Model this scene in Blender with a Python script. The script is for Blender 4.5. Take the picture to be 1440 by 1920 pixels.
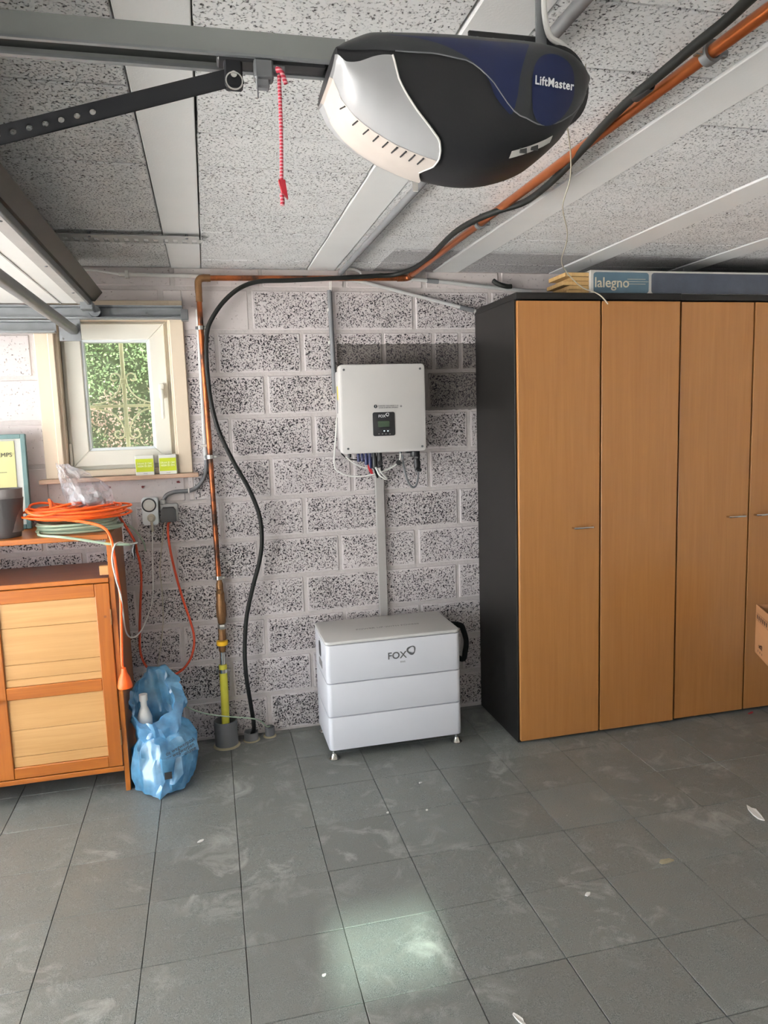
import bpy, bmesh, math, random
from mathutils import Vector, Matrix, noise as mnoise
random.seed(7)
for o in list(bpy.data.objects): bpy.data.objects.remove(o)
scene = bpy.context.scene
COL = scene.collection
PI = math.pi

# ------------------------------------------------------------------ camera
FPX = 1368.97
YAW, PITCH, ROLL = 0.232697, 0.126150, -0.032633
CAM = Vector((0.5804, -3.6161, 1.5645))
_f = Vector((math.sin(YAW)*math.cos(PITCH), math.cos(YAW)*math.cos(PITCH), -math.sin(PITCH)))
_r = Vector((math.cos(YAW), -math.sin(YAW), 0)); _u = _r.cross(_f)
RGT = math.cos(ROLL)*_r + math.sin(ROLL)*_u
UPV = -math.sin(ROLL)*_r + math.cos(ROLL)*_u
camd = bpy.data.cameras.new('camera'); camd.sensor_fit = 'VERTICAL'; camd.sensor_height = 36
camd.lens = FPX*36/1920; camd.clip_start = .05; camd.clip_end = 200
cam = bpy.data.objects.new('camera', camd); COL.objects.link(cam)
cam.matrix_world = Matrix(((RGT.x, UPV.x, -_f.x, CAM.x), (RGT.y, UPV.y, -_f.y, CAM.y),
                           (RGT.z, UPV.z, -_f.z, CAM.z), (0, 0, 0, 1)))
scene.camera = cam
def at(x, y, axis, val):
    """point of the room seen at photo pixel (x, y) on the plane axis = val"""
    d = _f + RGT*((x-720)/FPX) - UPV*((y-960)/FPX)
    return CAM + d*((val-CAM[axis])/d[axis])

# ------------------------------------------------------------------ world, sun, exposure
world = bpy.data.worlds.new('overcast_sky'); scene.world = world; world.use_nodes = True
bg = world.node_tree.nodes['Background']; bg.inputs[0].default_value = (.84, .92, 1, 1); bg.inputs[1].default_value = 6.2
sund = bpy.data.lights.new('sun', 'SUN'); sund.energy = 150; sund.angle = math.radians(1.6); sund.color = (1, .975, .95)
sun = bpy.data.objects.new('sun', sund); COL.objects.link(sun)
sun.rotation_euler = (math.radians(60), 0, math.radians(-8)); sun.location = (-8, -8, 8)
def portal(name, loc, rot, sx, sy):
    l = bpy.data.lights.new(name, 'AREA'); l.shape = 'RECTANGLE'; l.size = sx; l.size_y = sy
    l.cycles.is_portal = True
    o = bpy.data.objects.new(name, l); COL.objects.link(o); o.location = loc; o.rotation_euler = rot
portal('garage_doorway_daylight', (-2.36, -2.4, 1.02), (0, -PI/2, 0), 2.04, 4.4)
portal('window_daylight', (.19, .16, 1.71), (-PI/2, 0, 0), .46, .66)
scene.view_settings.view_transform = 'Standard'; scene.view_settings.look = 'None'
scene.view_settings.exposure = 0.24; scene.view_settings.gamma = 1; scene.view_settings.use_curve_mapping = False

# ------------------------------------------------------------------ materials
def newmat(name):
    m = bpy.data.materials.new(name); m.use_nodes = True
    nt = m.node_tree; b = nt.nodes['Principled BSDF']
    return m, nt, b
class N:
    def __init__(s, nt):
        s.nt = nt; s.pos = nt.nodes.new('ShaderNodeNewGeometry').outputs['Position']
    def link(s, a, b): s.nt.links.new(a, b)
    def map(s, scale, loc=(0, 0, 0), rot=(0, 0, 0), src=None):
        n = s.nt.nodes.new('ShaderNodeMapping'); n.inputs['Scale'].default_value = scale
        n.inputs['Location'].default_value = loc; n.inputs['Rotation'].default_value = rot
        s.link(src or s.pos, n.inputs[0]); return n.outputs[0]
    def noise(s, scale, detail=2, rough=.5, vec=None, dist=0):
        n = s.nt.nodes.new('ShaderNodeTexNoise'); n.inputs['Scale'].default_value = scale
        n.inputs['Detail'].default_value = detail; n.inputs['Roughness'].default_value = rough
        n.inputs['Distortion'].default_value = dist
        s.link(vec or s.pos, n.inputs['Vector']); return n.outputs['Fac']
    def voro(s, scale, vec=None):
        n = s.nt.nodes.new('ShaderNodeTexVoronoi'); n.inputs['Scale'].default_value = scale
        s.link(vec or s.pos, n.inputs['Vector']); return n.outputs['Distance']
    def ramp(s, fac, stops, interp='LINEAR'):
        n = s.nt.nodes.new('ShaderNodeValToRGB'); cr = n.color_ramp; cr.interpolation = interp
        while len(cr.elements) < len(stops): cr.elements.new(.5)
        for e, (p, c) in zip(cr.elements, stops):
            e.position = p; e.color = (c, c, c, 1) if isinstance(c, (int, float)) else tuple(c)+(1,)
        s.link(fac, n.inputs[0]); return n.outputs[0]
    def mix(s, fac, a, b, mode='MIX'):
        n = s.nt.nodes.new('ShaderNodeMix'); n.data_type = 'RGBA'; n.blend_type = mode
        for sock, v in ((n.inputs[0], fac), (n.inputs[6], a), (n.inputs[7], b)):
            if isinstance(v, (int, float)): sock.default_value = v if sock is n.inputs[0] else (v, v, v, 1)
            elif isinstance(v, tuple): sock.default_value = v+(1,)
            else: s.link(v, sock)
        return n.outputs[2]
    def math(s, op, a, b=0, c=None):
        n = s.nt.nodes.new('ShaderNodeMath'); n.operation = op
        for i, v in enumerate((a, b, c)):
            if v is None: continue
            if isinstance(v, (int, float)): n.inputs[i].default_value = v
            else: s.link(v, n.inputs[i])
        return n.outputs[0]
    def sep(s):
        n = s.nt.nodes.new('ShaderNodeSeparateXYZ'); s.link(s.pos, n.inputs[0]); return n.outputs
    def bump(s, h, strength, dist, b):
        n = s.nt.nodes.new('ShaderNodeBump'); n.inputs['Strength'].default_value = strength
        n.inputs['Distance'].default_value = dist; s.link(h, n.inputs['Height']); s.link(n.outputs[0], b.inputs['Normal'])
    def rnd(s): return s.nt.nodes.new('ShaderNodeObjectInfo').outputs['Random']
    def island(s): 
        n = s.nt.nodes.new('ShaderNodeNewGeometry'); return n.outputs['Random Per Island']

def M(name, c, rough=.5, metal=0, var=.1, vs=14, bump=0, bs=120, coat=0, spec=.5, trans=0):
    m, nt, b = newmat(name); n = N(nt)
    dk = tuple(x*(1-var) for x in c); lt = tuple(min(1, x*(1+var)) for x in c)
    f = n.noise(vs, 3)
    n.link(n.mix(f, dk, lt), b.inputs['Base Color'])
    b.inputs['Roughness'].default_value = rough; b.inputs['Metallic'].default_value = metal
    b.inputs['Coat Weight'].default_value = coat; b.inputs['Specular IOR Level'].default_value = spec
    b.inputs['Transmission Weight'].default_value = trans
    if bump: n.bump(n.noise(bs, 3), bump, .003, b)
    return m
def wood(name, c1, c2, axis, dens=1., rough=.45, coat=0., contrast=1.):
    m, nt, b = newmat(name); n = N(nt)
    sc = [34*dens]*3; sc[axis] = 1.6*dens
    v = n.map(tuple(sc)); a = n.noise(1.0, 4, .6, v, 1.2)
    sc2 = [160*dens]*3; sc2[axis] = 5*dens
    a2 = n.noise(1.0, 2, .5, n.map(tuple(sc2)))
    f = n.math('ADD', n.math('MULTIPLY', a, .7), n.math('MULTIPLY', a2, .3))
    lo, hi = .5-.2/contrast, .5+.2/contrast
    col = n.mix(n.ramp(f, [(lo, 0), (hi, 1)]), c1, c2)
    col = n.mix(n.math('MULTIPLY', n.rnd(), .25), col, c1)
    n.link(col, b.inputs['Base Color'])
    b.inputs['Roughness'].default_value = rough; b.inputs['Coat Weight'].default_value = coat
    n.bump(f, .12, .002, b); return m
def block_mat(name, paint, pit, scale, lo, hi, cov=.12, unpainted=False, bumpd=.006, rough=.85, smear=False):
    """painted lightweight-aggregate block: paint on the grains, bare dark pits between them"""
    m, nt, b = newmat(name); n = N(nt)
    w = n.noise(scale, 3, .62, None, .6)
    v = n.voro(scale*1.15)
    g = n.math('SUBTRACT', n.math('ADD', w, .22), n.math('MULTIPLY', v, .38))
    big = n.noise(4.5, 3)
    g2 = n.math('ADD', g, n.math('MULTIPLY', n.math('SUBTRACT', big, .5), cov*2))
    g2 = n.math('ADD', g2, n.math('MULTIPLY', n.math('SUBTRACT', n.rnd(), .5), cov*.8))
    if smear:
        tc = nt.nodes.new('ShaderNodeTexCoord').outputs['Generated']; sp = nt.nodes.new('ShaderNodeSeparateXYZ'); n.link(tc, sp.inputs[0])
        ex = n.math('MULTIPLY', n.math('SUBTRACT', .5, n.math('ABSOLUTE', n.math('SUBTRACT', sp.outputs[0], .5))), 2.0)
        ez = n.math('SUBTRACT', .5, n.math('ABSOLUTE', n.math('SUBTRACT', sp.outputs[2], .5)))
        ed_ = n.math('ADD', n.math('MINIMUM', ex, ez), n.math('MULTIPLY', n.math('SUBTRACT', n.noise(22, 3), .5), .16))
        g2 = n.math('ADD', g2, n.ramp(ed_, [(.0, .22), (.065, 0)]))
    f = n.ramp(g2, [(lo, 0), (hi, 1)])
    tone = n.noise(9, 3)
    pc = n.mix(tone, tuple(x*.9 for x in paint), tuple(min(1, x*1.07) for x in paint))
    pcol = pc
    if unpainted:
        xyz = n.sep()
        def between(s, a, e): return n.math('MULTIPLY', n.math('GREATER_THAN', s, a), n.math('LESS_THAN', s, e))
        wob = n.math('MULTIPLY', n.math('SUBTRACT', n.noise(30, 2), .5), .02)
        zz = n.math('ADD', xyz[2], wob)
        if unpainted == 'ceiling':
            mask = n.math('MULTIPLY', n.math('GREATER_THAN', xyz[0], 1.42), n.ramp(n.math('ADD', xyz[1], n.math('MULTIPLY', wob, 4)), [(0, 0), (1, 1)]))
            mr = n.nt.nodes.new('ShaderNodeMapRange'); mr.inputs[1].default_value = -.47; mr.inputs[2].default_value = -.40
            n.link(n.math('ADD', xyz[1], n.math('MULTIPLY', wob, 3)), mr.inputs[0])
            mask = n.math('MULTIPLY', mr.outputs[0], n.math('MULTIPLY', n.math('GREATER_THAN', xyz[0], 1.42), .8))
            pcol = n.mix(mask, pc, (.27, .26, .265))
        else:
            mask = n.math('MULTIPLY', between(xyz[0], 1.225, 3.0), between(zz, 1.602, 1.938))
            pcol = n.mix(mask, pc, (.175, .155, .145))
    col = n.mix(f, pit, pcol)
    n.link(col, b.inputs['Base Color']); b.inputs['Roughness'].default_value = rough
    b.inputs['Specular IOR Level'].default_value = .25
    n.bump(n.ramp(g2, [(lo-.12, 0), (hi+.05, 1)]), 1, bumpd, b); return m

MAT = {}
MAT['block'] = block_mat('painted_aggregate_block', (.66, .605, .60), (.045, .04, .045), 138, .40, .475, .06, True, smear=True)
MAT['block_smooth'] = block_mat('thickly_painted_block', (.64, .58, .565), (.10, .08, .08), 110, .20, .29, .06, False, .005)
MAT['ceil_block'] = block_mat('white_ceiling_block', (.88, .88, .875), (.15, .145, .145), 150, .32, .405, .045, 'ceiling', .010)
def mortar():
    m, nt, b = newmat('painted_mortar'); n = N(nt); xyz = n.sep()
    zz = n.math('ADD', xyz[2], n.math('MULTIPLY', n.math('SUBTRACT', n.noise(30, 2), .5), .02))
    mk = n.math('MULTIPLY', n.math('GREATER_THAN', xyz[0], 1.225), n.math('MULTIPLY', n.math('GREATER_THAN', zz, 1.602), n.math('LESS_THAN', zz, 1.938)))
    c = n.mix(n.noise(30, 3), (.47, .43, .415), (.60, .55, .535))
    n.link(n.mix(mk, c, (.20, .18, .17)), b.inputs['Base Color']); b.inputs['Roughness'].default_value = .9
    n.bump(n.noise(60, 3), .7, .004, b); return m
MAT['mortar'] = mortar()
MAT['joint'] = M('dark_joint_filler', (.10, .095, .09), .95, var=.2)
MAT['beam'] = M('white_painted_beam', (.86, .86, .85), .75, var=.05, vs=5, bump=.15, bs=200)
MAT['plaster'] = M('white_plaster', (.62, .60, .57), .9, var=.06, bump=.3, bs=40)

def tile_mat():
    m, nt, b = newmat('worn_grey_terrazzo_tile'); n = N(nt)
    sp = n.ramp(n.noise(360, 2, .7), [(.32, 0), (.68, 1)]); med = n.noise(26, 4, .6); big = n.noise(2.2, 3)
    base = n.mix(sp, (.048, .057, .055), (.28, .30, .29))
    base = n.mix(n.ramp(med, [(.35, 0), (.7, 1)]), base, (.17, .175, .163))
    base = n.mix(n.math('MULTIPLY', n.rnd(), .35), base, (.10, .10, .09))
    dustm = n.math('MULTIPLY', n.ramp(n.noise(6.5, 5, .68, None, .8), [(.52, 0), (.70, 1)]), n.ramp(big, [(.42, 0), (.62, 1)]))
    scr = n.ramp(n.noise(1, 3, .6, n.map((16, 70, 1), rot=(0, 0, .5)), 2.5), [(.68, 0), (.74, 1)])
    dust = n.math('ADD', n.math('MULTIPLY', dustm, .6), n.math('MULTIPLY', n.math('MULTIPLY', scr, n.ramp(n.noise(3.1, 2), [(.55, 0), (.65, 1)])), .6))
    col = n.mix(dust, base, (.48, .48, .46))
    n.link(col, b.inputs['Base Color'])
    n.link(n.ramp(n.noise(5, 4), [(.3, .28), (.7, .5)]), b.inputs['Roughness'])
    n.bump(n.math('ADD', n.math('MULTIPLY', sp, .35), med), .22, .003, b); return m
MAT['tile'] = tile_mat()
MAT['grout'] = M('dark_grout', (.07, .065, .06), .95, var=.3, vs=40)
MAT['beech'] = wood('beech_laminate', (.325, .134, .033), (.395, .178, .049), 2, .8, .38, .15)
MAT['black_lam'] = M('black_brown_laminate', (.011, .010, .0095), .42, var=.15, spec=.3)
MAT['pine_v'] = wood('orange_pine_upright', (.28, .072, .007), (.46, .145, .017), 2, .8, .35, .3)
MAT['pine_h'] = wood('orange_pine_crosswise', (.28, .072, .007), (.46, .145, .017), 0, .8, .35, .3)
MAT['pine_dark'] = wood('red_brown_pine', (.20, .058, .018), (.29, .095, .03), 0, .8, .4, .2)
MAT['pine_side'] = wood('shaded_pine_side', (.24, .07, .012), (.32, .10, .02), 2, .8, .4, .2)  # darker pine, shade of the cabinet side put into its colour
MAT['pine_pale'] = wood('pale_pine_board', (.43, .225, .075), (.55, .315, .125), 0, .8, .45, .1)
MAT['upvc'] = M('cream_window_plastic', (.80, .77, .68), .35, var=.03)
MAT['casing'] = M('cream_painted_casing', (.66, .55, .42), .5, var=.05, vs=6)
MAT['bead'] = M('white_glazing_bead', (.82, .85, .86), .3, var=.03)
MAT['sillwood'] = wood('sill_wood', (.40, .25, .17), (.52, .36, .26), 0, .8, .6)
MAT['galv'] = M('galvanised_steel', (.20, .21, .22), .42, .5, var=.2, vs=20)
MAT['galv_dark'] = M('dull_galvanised_steel', (.13, .135, .14), .45, .5, var=.2, vs=20)
MAT['chrome'] = M('bright_steel', (.62, .61, .58), .22, 1, var=.08)
MAT['rubber_dark'] = M('brown_black_rubber_seal', (.055, .048, .042), .6, var=.15)
MAT['door_white'] = M('white_door_skin', (.80, .79, .76), .42, var=.03, bump=.12, bs=300)
MAT['door_edge'] = M('worn_steel_edge', (.40, .385, .37), .5, .3, var=.15)
def copper():
    m, nt, b = newmat('tarnished_copper'); n = N(nt)
    f = n.ramp(n.noise(7, 4, .65), [(.40, 0), (.60, 1)])
    n.link(n.mix(f, (.06, .036, .027), (.38, .11, .036)), b.inputs['Base Color'])
    b.inputs['Metallic'].default_value = .85; n.link(n.ramp(f, [(0, .55), (1, .3)]), b.inputs['Roughness']); return m
MAT['copper'] = copper()
MAT['copper_new'] = M('bright_copper', (.40, .115, .033), .30, .85, var=.12, vs=9)
MAT['brass'] = M('tarnished_brass', (.24, .125, .055), .45, .75, var=.3, vs=50, bump=.3, bs=160)
MAT['yellow'] = M('yellow_plastic_sleeve', (.62, .58, .06), .45, var=.1)
MAT['yellow2'] = M('amber_plastic_ring', (.85, .48, .01), .4, var=.06)
MAT['grey_pvc'] = M('grey_pvc', (.135, .138, .145), .5, var=.12, vs=12)
MAT['dark_adapter'] = M('dark_grey_adapter', (.045, .045, .046), .5)
MAT['grey_pvc_lt'] = M('light_grey_conduit', (.43, .43, .42), .5, var=.1)
MAT['white_pvc'] = M('white_conduit', (.68, .66, .62), .5, var=.06)
MAT['duct'] = M('warm_grey_duct', (.34, .325, .31), .5, var=.04)
MAT['black_cable'] = M('black_cable_jacket', (.008, .009, .008), .55, spec=.3, var=.2)
MAT['black_pl'] = M('black_plastic', (.014, .014, .016), .45, var=.15)
MAT['white_cable'] = M('white_cable_jacket', (.76, .75, .71), .5, var=.05)
MAT['cream_cable'] = M('cream_cable_jacket', (.52, .48, .38), .5, var=.06)
MAT['red_wire'] = M('red_wire', (.5, .02, .03), .5)
MAT['blue_conn'] = M('navy_connector', (.02, .025, .09), .4)
MAT['inv_white'] = M('warm_white_powder_coat', (.62, .595, .57), .42, var=.015, bump=.06, bs=500)
MAT['batt_white'] = M('cool_white_powder_coat', (.68, .68, .715), .42, var=.012, bump=.05, bs=500)
MAT['batt_top'] = M('white_lid', (.60, .585, .56), .4, var=.012)
MAT['logo'] = M('grey_print', (.10, .10, .10), .6, var=.05)
MAT['logo_lt'] = M('faint_grey_print', (.26, .25, .245), .6, var=.05)
MAT['white_print'] = M('white_print', (.8, .8, .8), .6, var=.03)
MAT['lcd'] = M('green_grey_screen', (.035, .06, .035), .25, var=.1)
MAT['yellow_label'] = M('yellow_warning_label', (.85, .70, .02), .5, var=.04)
MAT['opener'] = M('charcoal_plastic', (.012, .012, .0135), .5, var=.12, bump=.08, bs=400, spec=.3)
MAT['opener_trim'] = M('grey_plastic_trim', (.024, .026, .028), .45, var=.1, bump=.08, bs=400, spec=.35)
MAT['opener_blue'] = M('navy_blue_print', (.007, .013, .055), .45, var=.08, spec=.3)
def emis(name, c, s):
    m, nt, b = newmat(name); n = N(nt); b.inputs['Base Color'].default_value = c+(1,)
    n.link(n.mix(n.noise(30), tuple(x*.95 for x in c), c), b.inputs['Emission Color']); b.inputs['Emission Strength'].default_value = s; return m
MAT['led'] = emis('white_led', (.8, .95, 1), 2.2)
def lensmat():
    m, nt, b = newmat('frosted_lamp_lens'); n = N(nt)
    n.link(n.mix(n.noise(12, 3), (.31, .31, .315), (.36, .36, .36)), b.inputs['Base Color']); b.inputs['Roughness'].default_value = .3
    b.inputs['Subsurface Weight'].default_value = .25; b.inputs['Subsurface Radius'].default_value = (.01, .01, .01)
    b.inputs['Coat Weight'].default_value = .3; return m
MAT['lens'] = lensmat()
MAT['lens_warm'] = M('yellowed_lens_rim', (.46, .41, .37), .4, var=.08, vs=30)
MAT['arm'] = M('black_painted_steel', (.012, .0125, .015), .5, 0, var=.2, spec=.3)
MAT['rail'] = M('grey_steel_rail', (.225, .235, .23), .45, .5, var=.18, vs=6)
def rope():
    m, nt, b = newmat('red_white_braided_cord'); n = N(nt)
    w = nt.nodes.new('ShaderNodeTexWave'); w.inputs['Scale'].default_value = 60; w.bands_direction = 'Z'
    n.link(n.pos, w.inputs[0]); n.link(n.mix(n.ramp(w.outputs['Fac'], [(.62, 0), (.7, 1)]), (.40, .02, .045), (.58, .28, .30)), b.inputs['Base Color'])
    b.inputs['Roughness'].default_value = .8; return m
MAT['rope'] = rope()
MAT['red_pl'] = M('red_plastic', (.36, .006, .02), .4, var=.1)
MAT['orange'] = M('orange_cable_jacket', (.86, .115, .010), .45, var=.08)
MAT['orange_red'] = M('orange_red_cable_jacket', (.55, .06, .016), .5, var=.1)
MAT['green_hose'] = M('pale_green_cable_jacket', (.36, .46, .34), .5, var=.08)
MAT['pot'] = M('anthracite_pot', (.05, .046, .047), .5, var=.12)
MAT['pot2'] = M('taupe_pot', (.13, .115, .11), .5, var=.1)
MAT['frame_teal'] = wood('teal_stained_frame', (.07, .13, .13), (.11, .19, .19), 2, 1, .5)
MAT['paper'] = M('yellowed_paper', (.44, .43, .21), .8, var=.06, vs=5)
MAT['matboard'] = M('pale_mount_board', (.46, .46, .43), .8, var=.03)
MAT['ink'] = M('black_ink', (.03, .03, .03), .7)
MAT['lime'] = M('lime_print', (.48, .56, .01), .5, var=.04)
MAT['boxwhite'] = M('white_cardboard', (.80, .79, .72), .7, var=.03)
MAT['lime_txt'] = M('pale_lime_print', (.82, .86, .45), .6)
MAT['cardboard'] = M('brown_cardboard', (.42, .20, .085), .85, var=.08, bump=.2, bs=60)
MAT['cardink'] = M('dark_brown_ink', (.06, .025, .01), .8)
MAT['iron'] = M('cream_painted_iron', (.52, .48, .30), .5, var=.1)
MAT['pack_blue'] = M('glossy_blue_sleeve', (.07, .085, .115), .16, .15, var=.2, vs=18, bump=.5, bs=25)
MAT['pack_tag'] = M('blue_label_print', (.085, .15, .20), .2, var=.1)
MAT['pack_white'] = M('white_carton', (.62, .60, .56), .4, var=.04)
MAT['pack_wood'] = wood('oak_plank_ends', (.42, .25, .09), (.60, .40, .17), 2, 1.5, .7)
MAT['cream_print'] = M('cream_print', (.62, .56, .42), .6)
MAT['drive'] = M('pale_warm_gravel_driveway', (.62, .605, .58), .9, var=.2, vs=10)
MAT['asph'] = M('bright_gravel', (.42, .36, .29), .95, var=.2, vs=20)
MAT['rust'] = M('red_brown_spot', (.16, .03, .03), .9)
MAT['foam'] = M('yellow_mortar_crumbs', (.34, .30, .20), .9, var=.2, vs=60, bump=.8)
def leafmat():
    m, nt, b = newmat('hedge_leaves'); n = N(nt); i = n.island()
    big = n.noise(2.6, 3)
    g = n.mix(i, (.14, .23, .08), (.52, .66, .34)); r = n.mix(i, (.34, .22, .16), (.68, .50, .40))
    z = n.sep()[2]
    f = n.math('ADD', n.math('MULTIPLY', n.math('SUBTRACT', 1.72, z), .55), n.math('MULTIPLY', n.math('SUBTRACT', big, .5), 3))
    n.link(n.mix(n.ramp(n.math('ADD', f, n.math('MULTIPLY', i, .35)), [(.32, 0), (.5, 1)]), g, r), b.inputs['Base Color'])
    b.inputs['Roughness'].default_value = .5; return m
MAT['leaf'] = leafmat()
MAT['hedgecore'] = M('dark_green_twigs', (.10, .12, .06), .95, var=.3)  # dull dark green behind the leaves
def glass(ca, cb):
    m, nt, b = newmat('window_glass'); n = N(nt); out = nt.nodes['Material Output']
    t = nt.nodes.new('ShaderNodeBsdfTransparent'); g = nt.nodes.new('ShaderNodeBsdfGlossy'); g.inputs['Roughness'].default_value = .03
    f = nt.nodes.new('ShaderNodeFresnel'); f.inputs[0].default_value = 1.45
    n.link(n.mix(n.noise(9), ca, cb), t.inputs[0])
    mx = nt.nodes.new('ShaderNodeMixShader'); n.link(f.outputs[0], mx.inputs[0]); n.link(t.outputs[0], mx.inputs[1]); n.link(g.outputs[0], mx.inputs[2])
    n.link(mx.outputs[0], out.inputs[0]); return m
MAT['glass'] = glass((.93, .95, .94), (.97, .98, .97)); MAT['patch_tint_glass'] = glass((.22, .26, .24), (.25, .285, .262))  # second tint only dims the sun through the added window
def film(name, col, opaq, rough=.2, gl=.12, patchy=(.3, .7)):
    m, nt, b = newmat(name); n = N(nt); out = nt.nodes['Material Output']
    t = nt.nodes.new('ShaderNodeBsdfTransparent'); t.inputs[0].default_value = tuple(min(1, .35+.65*c) for c in col)+(1,)
    d = nt.nodes.new('ShaderNodeBsdfDiffuse'); tl = nt.nodes.new('ShaderNodeBsdfTranslucent'); g = nt.nodes.new('ShaderNodeBsdfGlossy')
    nz = n.noise(16, 4)
    c = n.mix(nz, tuple(x*.8 for x in col), tuple(min(1, x*1.15) for x in col))
    n.link(c, d.inputs[0]); n.link(c, tl.inputs[0]); g.inputs['Roughness'].default_value = rough
    a1 = nt.nodes.new('ShaderNodeMixShader'); a1.inputs[0].default_value = .4; n.link(d.outputs[0], a1.inputs[1]); n.link(tl.outputs[0], a1.inputs[2])
    a2 = nt.nodes.new('ShaderNodeMixShader'); n.link(n.ramp(nz, [(.35, max(0, opaq-.2)), (.65, min(1, opaq+.1))]), a2.inputs[0]); n.link(t.outputs[0], a2.inputs[1]); n.link(a1.outputs[0], a2.inputs[2])
    a3 = nt.nodes.new('ShaderNodeMixShader'); a3.inputs[0].default_value = gl; n.link(a2.outputs[0], a3.inputs[1]); n.link(g.outputs[0], a3.inputs[2])
    n.link(a3.outputs[0], out.inputs[0]); return m
MAT['bluefilm'] = film('blue_plastic_film', (.19, .52, .81), .80, .18, .14)
MAT['clearfilm'] = film('clear_plastic_film', (.86, .84, .88), .24, .3, .08)
MAT['scrap'] = M('torn_white_paper', (.72, .70, .66), .8, var=.1)
MAT['rubbish'] = M('grey_contents', (.34, .33, .33), .7, var=.4, vs=25)

# ------------------------------------------------------------------ geometry helpers
def link(o, parent=None):
    COL.objects.link(o)
    if parent is not None:
        o.parent = parent
        o.matrix_parent_inverse = parent_world(parent).inverted()
    return o
def parent_world(o):
    m = Matrix.Translation(o.location)
    if o.parent is not None:
        m = parent_world(o.parent) @ o.matrix_parent_inverse @ m
    return m
def obj(name, bm, mat, parent=None, smooth=False):
    me = bpy.data.meshes.new(name); bm.normal_update(); bm.to_mesh(me); bm.free()
    if isinstance(mat, str): mat = MAT[mat]
    me.materials.append(mat)
    if smooth:
        for p in me.polygons: p.use_smooth = True
        try: me.set_sharp_from_angle(angle=math.radians(38))
        except Exception: pass
    return link(bpy.data.objects.new(name, me), parent)
def thing(name, loc, label, cat, group=None):
    o = bpy.data.objects.new(name, None); o.empty_display_size = .05; o.location = loc
    COL.objects.link(o); return tag(o, label, cat, group)
def tag(o, label, cat, group=None):
    o['label'] = label; o['category'] = cat
    if group: o['group'] = group
    return o
def struct(o): o['kind'] = 'structure'; return o
def BM(): return bmesh.new()
def box(bm, a, b, bev=0, seg=1, rot=None, piv=None):
    x0, y0, z0 = [min(p, q) for p, q in zip(a, b)]; x1, y1, z1 = [max(p, q) for p, q in zip(a, b)]
    vs = [bm.verts.new(v) for v in ((x0,y0,z0),(x1,y0,z0),(x1,y1,z0),(x0,y1,z0),(x0,y0,z1),(x1,y0,z1),(x1,y1,z1),(x0,y1,z1))]
    fs = [bm.faces.new([vs[i] for i in f]) for f in ((0,3,2,1),(4,5,6,7),(0,1,5,4),(1,2,6,5),(2,3,7,6),(3,0,4,7))]
    if bev:
        es = list({e for f in fs for e in f.edges})
        r = bmesh.ops.bevel(bm, geom=es, offset=bev, segments=seg, affect='EDGES', profile=.5)
        vs = list({v for f in r['faces'] for v in f.verts} | {v for v in vs if v.is_valid})
    if rot is not None:
        c = Vector(piv) if piv is not None else Vector(((x0+x1)/2, (y0+y1)/2, (z0+z1)/2))
        bmesh.ops.rotate(bm, verts=vs, cent=c, matrix=rot)
    return vs
def bx(name, a, b, mat, parent=None, bev=0, seg=1, rot=None, piv=None):
    bm = BM(); box(bm, a, b, bev, seg, rot, piv); return obj(name, bm, mat, parent, smooth=seg > 1)
def catmull(pts, n=8):
    pts = [Vector(p) for p in pts]
    if len(pts) < 3: return pts
    out = []
    P = [pts[0]*2-pts[1]]+pts+[pts[-1]*2-pts[-2]]
    for i in range(1, len(P)-2):
        p0, p1, p2, p3 = P[i-1:i+3]
        for k in range(n):
            t = k/n
            out.append(.5*((2*p1)+(p2-p0)*t+(2*p0-5*p1+4*p2-p3)*t*t+(3*p1-p0-3*p2+p3)*t**3))
    out.append(pts[-1]); return out
def tube(bm, pts, r, seg=10, cap=True, smooth_n=0):
    pts = catmull(pts, smooth_n) if smooth_n else [Vector(p) for p in pts]
    n = len(pts); rs = r if isinstance(r, (list, tuple)) else [r]*n
    rings = []; up = None
    for i, p in enumerate(pts):
        t = (pts[min(i+1, n-1)]-pts[max(i-1, 0)]).normalized()
        if up is None:
            up = Vector((0, 0, 1)) if abs(t.z) < .9 else Vector((0, 1, 0))
        a = (up-t*up.dot(t))
        if a.length < 1e-5: a = Vector((1, 0, 0))-t*t.x
        a.normalize(); b = t.cross(a); up = a
        rings.append([bm.verts.new(p+(a*math.cos(q)+b*math.sin(q))*rs[i]) for q in [2*PI*k/seg for k in range(seg)]])
    for A, B in zip(rings, rings[1:]):
        for k in range(seg): bm.faces.new((A[k], A[(k+1) % seg], B[(k+1) % seg], B[k]))
    if cap:
        bm.faces.new(rings[0][::-1]); bm.faces.new(rings[-1])
def tb(name, pts, r, mat, parent=None, seg=10, sn=0):
    bm = BM(); tube(bm, pts, r, seg, True, sn); return obj(name, bm, mat, parent, True)
def lathe(bm, prof, c, axis='Z', seg=24, cap=True):
    """prof: list of (radius, offset along axis)"""
    c = Vector(c); rings = []
    for r, h in prof:
        ring = []
        for k in range(seg):
            a = 2*PI*k/seg; u, v = r*math.cos(a), r*math.sin(a)
            d = {'Z': (u, v, h), 'Y': (u, h, -v), 'X': (h, u, v)}[axis]
            ring.append(bm.verts.new(c+Vector(d)))
        rings.append(ring)
    for A, B in zip(rings, rings[1:]):
        for k in range(seg): bm.faces.new((A[k], A[(k+1) % seg], B[(k+1) % seg], B[k]))
    if cap:
        bm.faces.new(rings[0][::-1]); bm.faces.new(rings[-1])
def lt(name, prof, c, mat, parent=None, axis='Z', seg=24, cap=True):
    bm = BM(); lathe(bm, prof, c, axis, seg, cap); return obj(name, bm, mat, parent, True)
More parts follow.
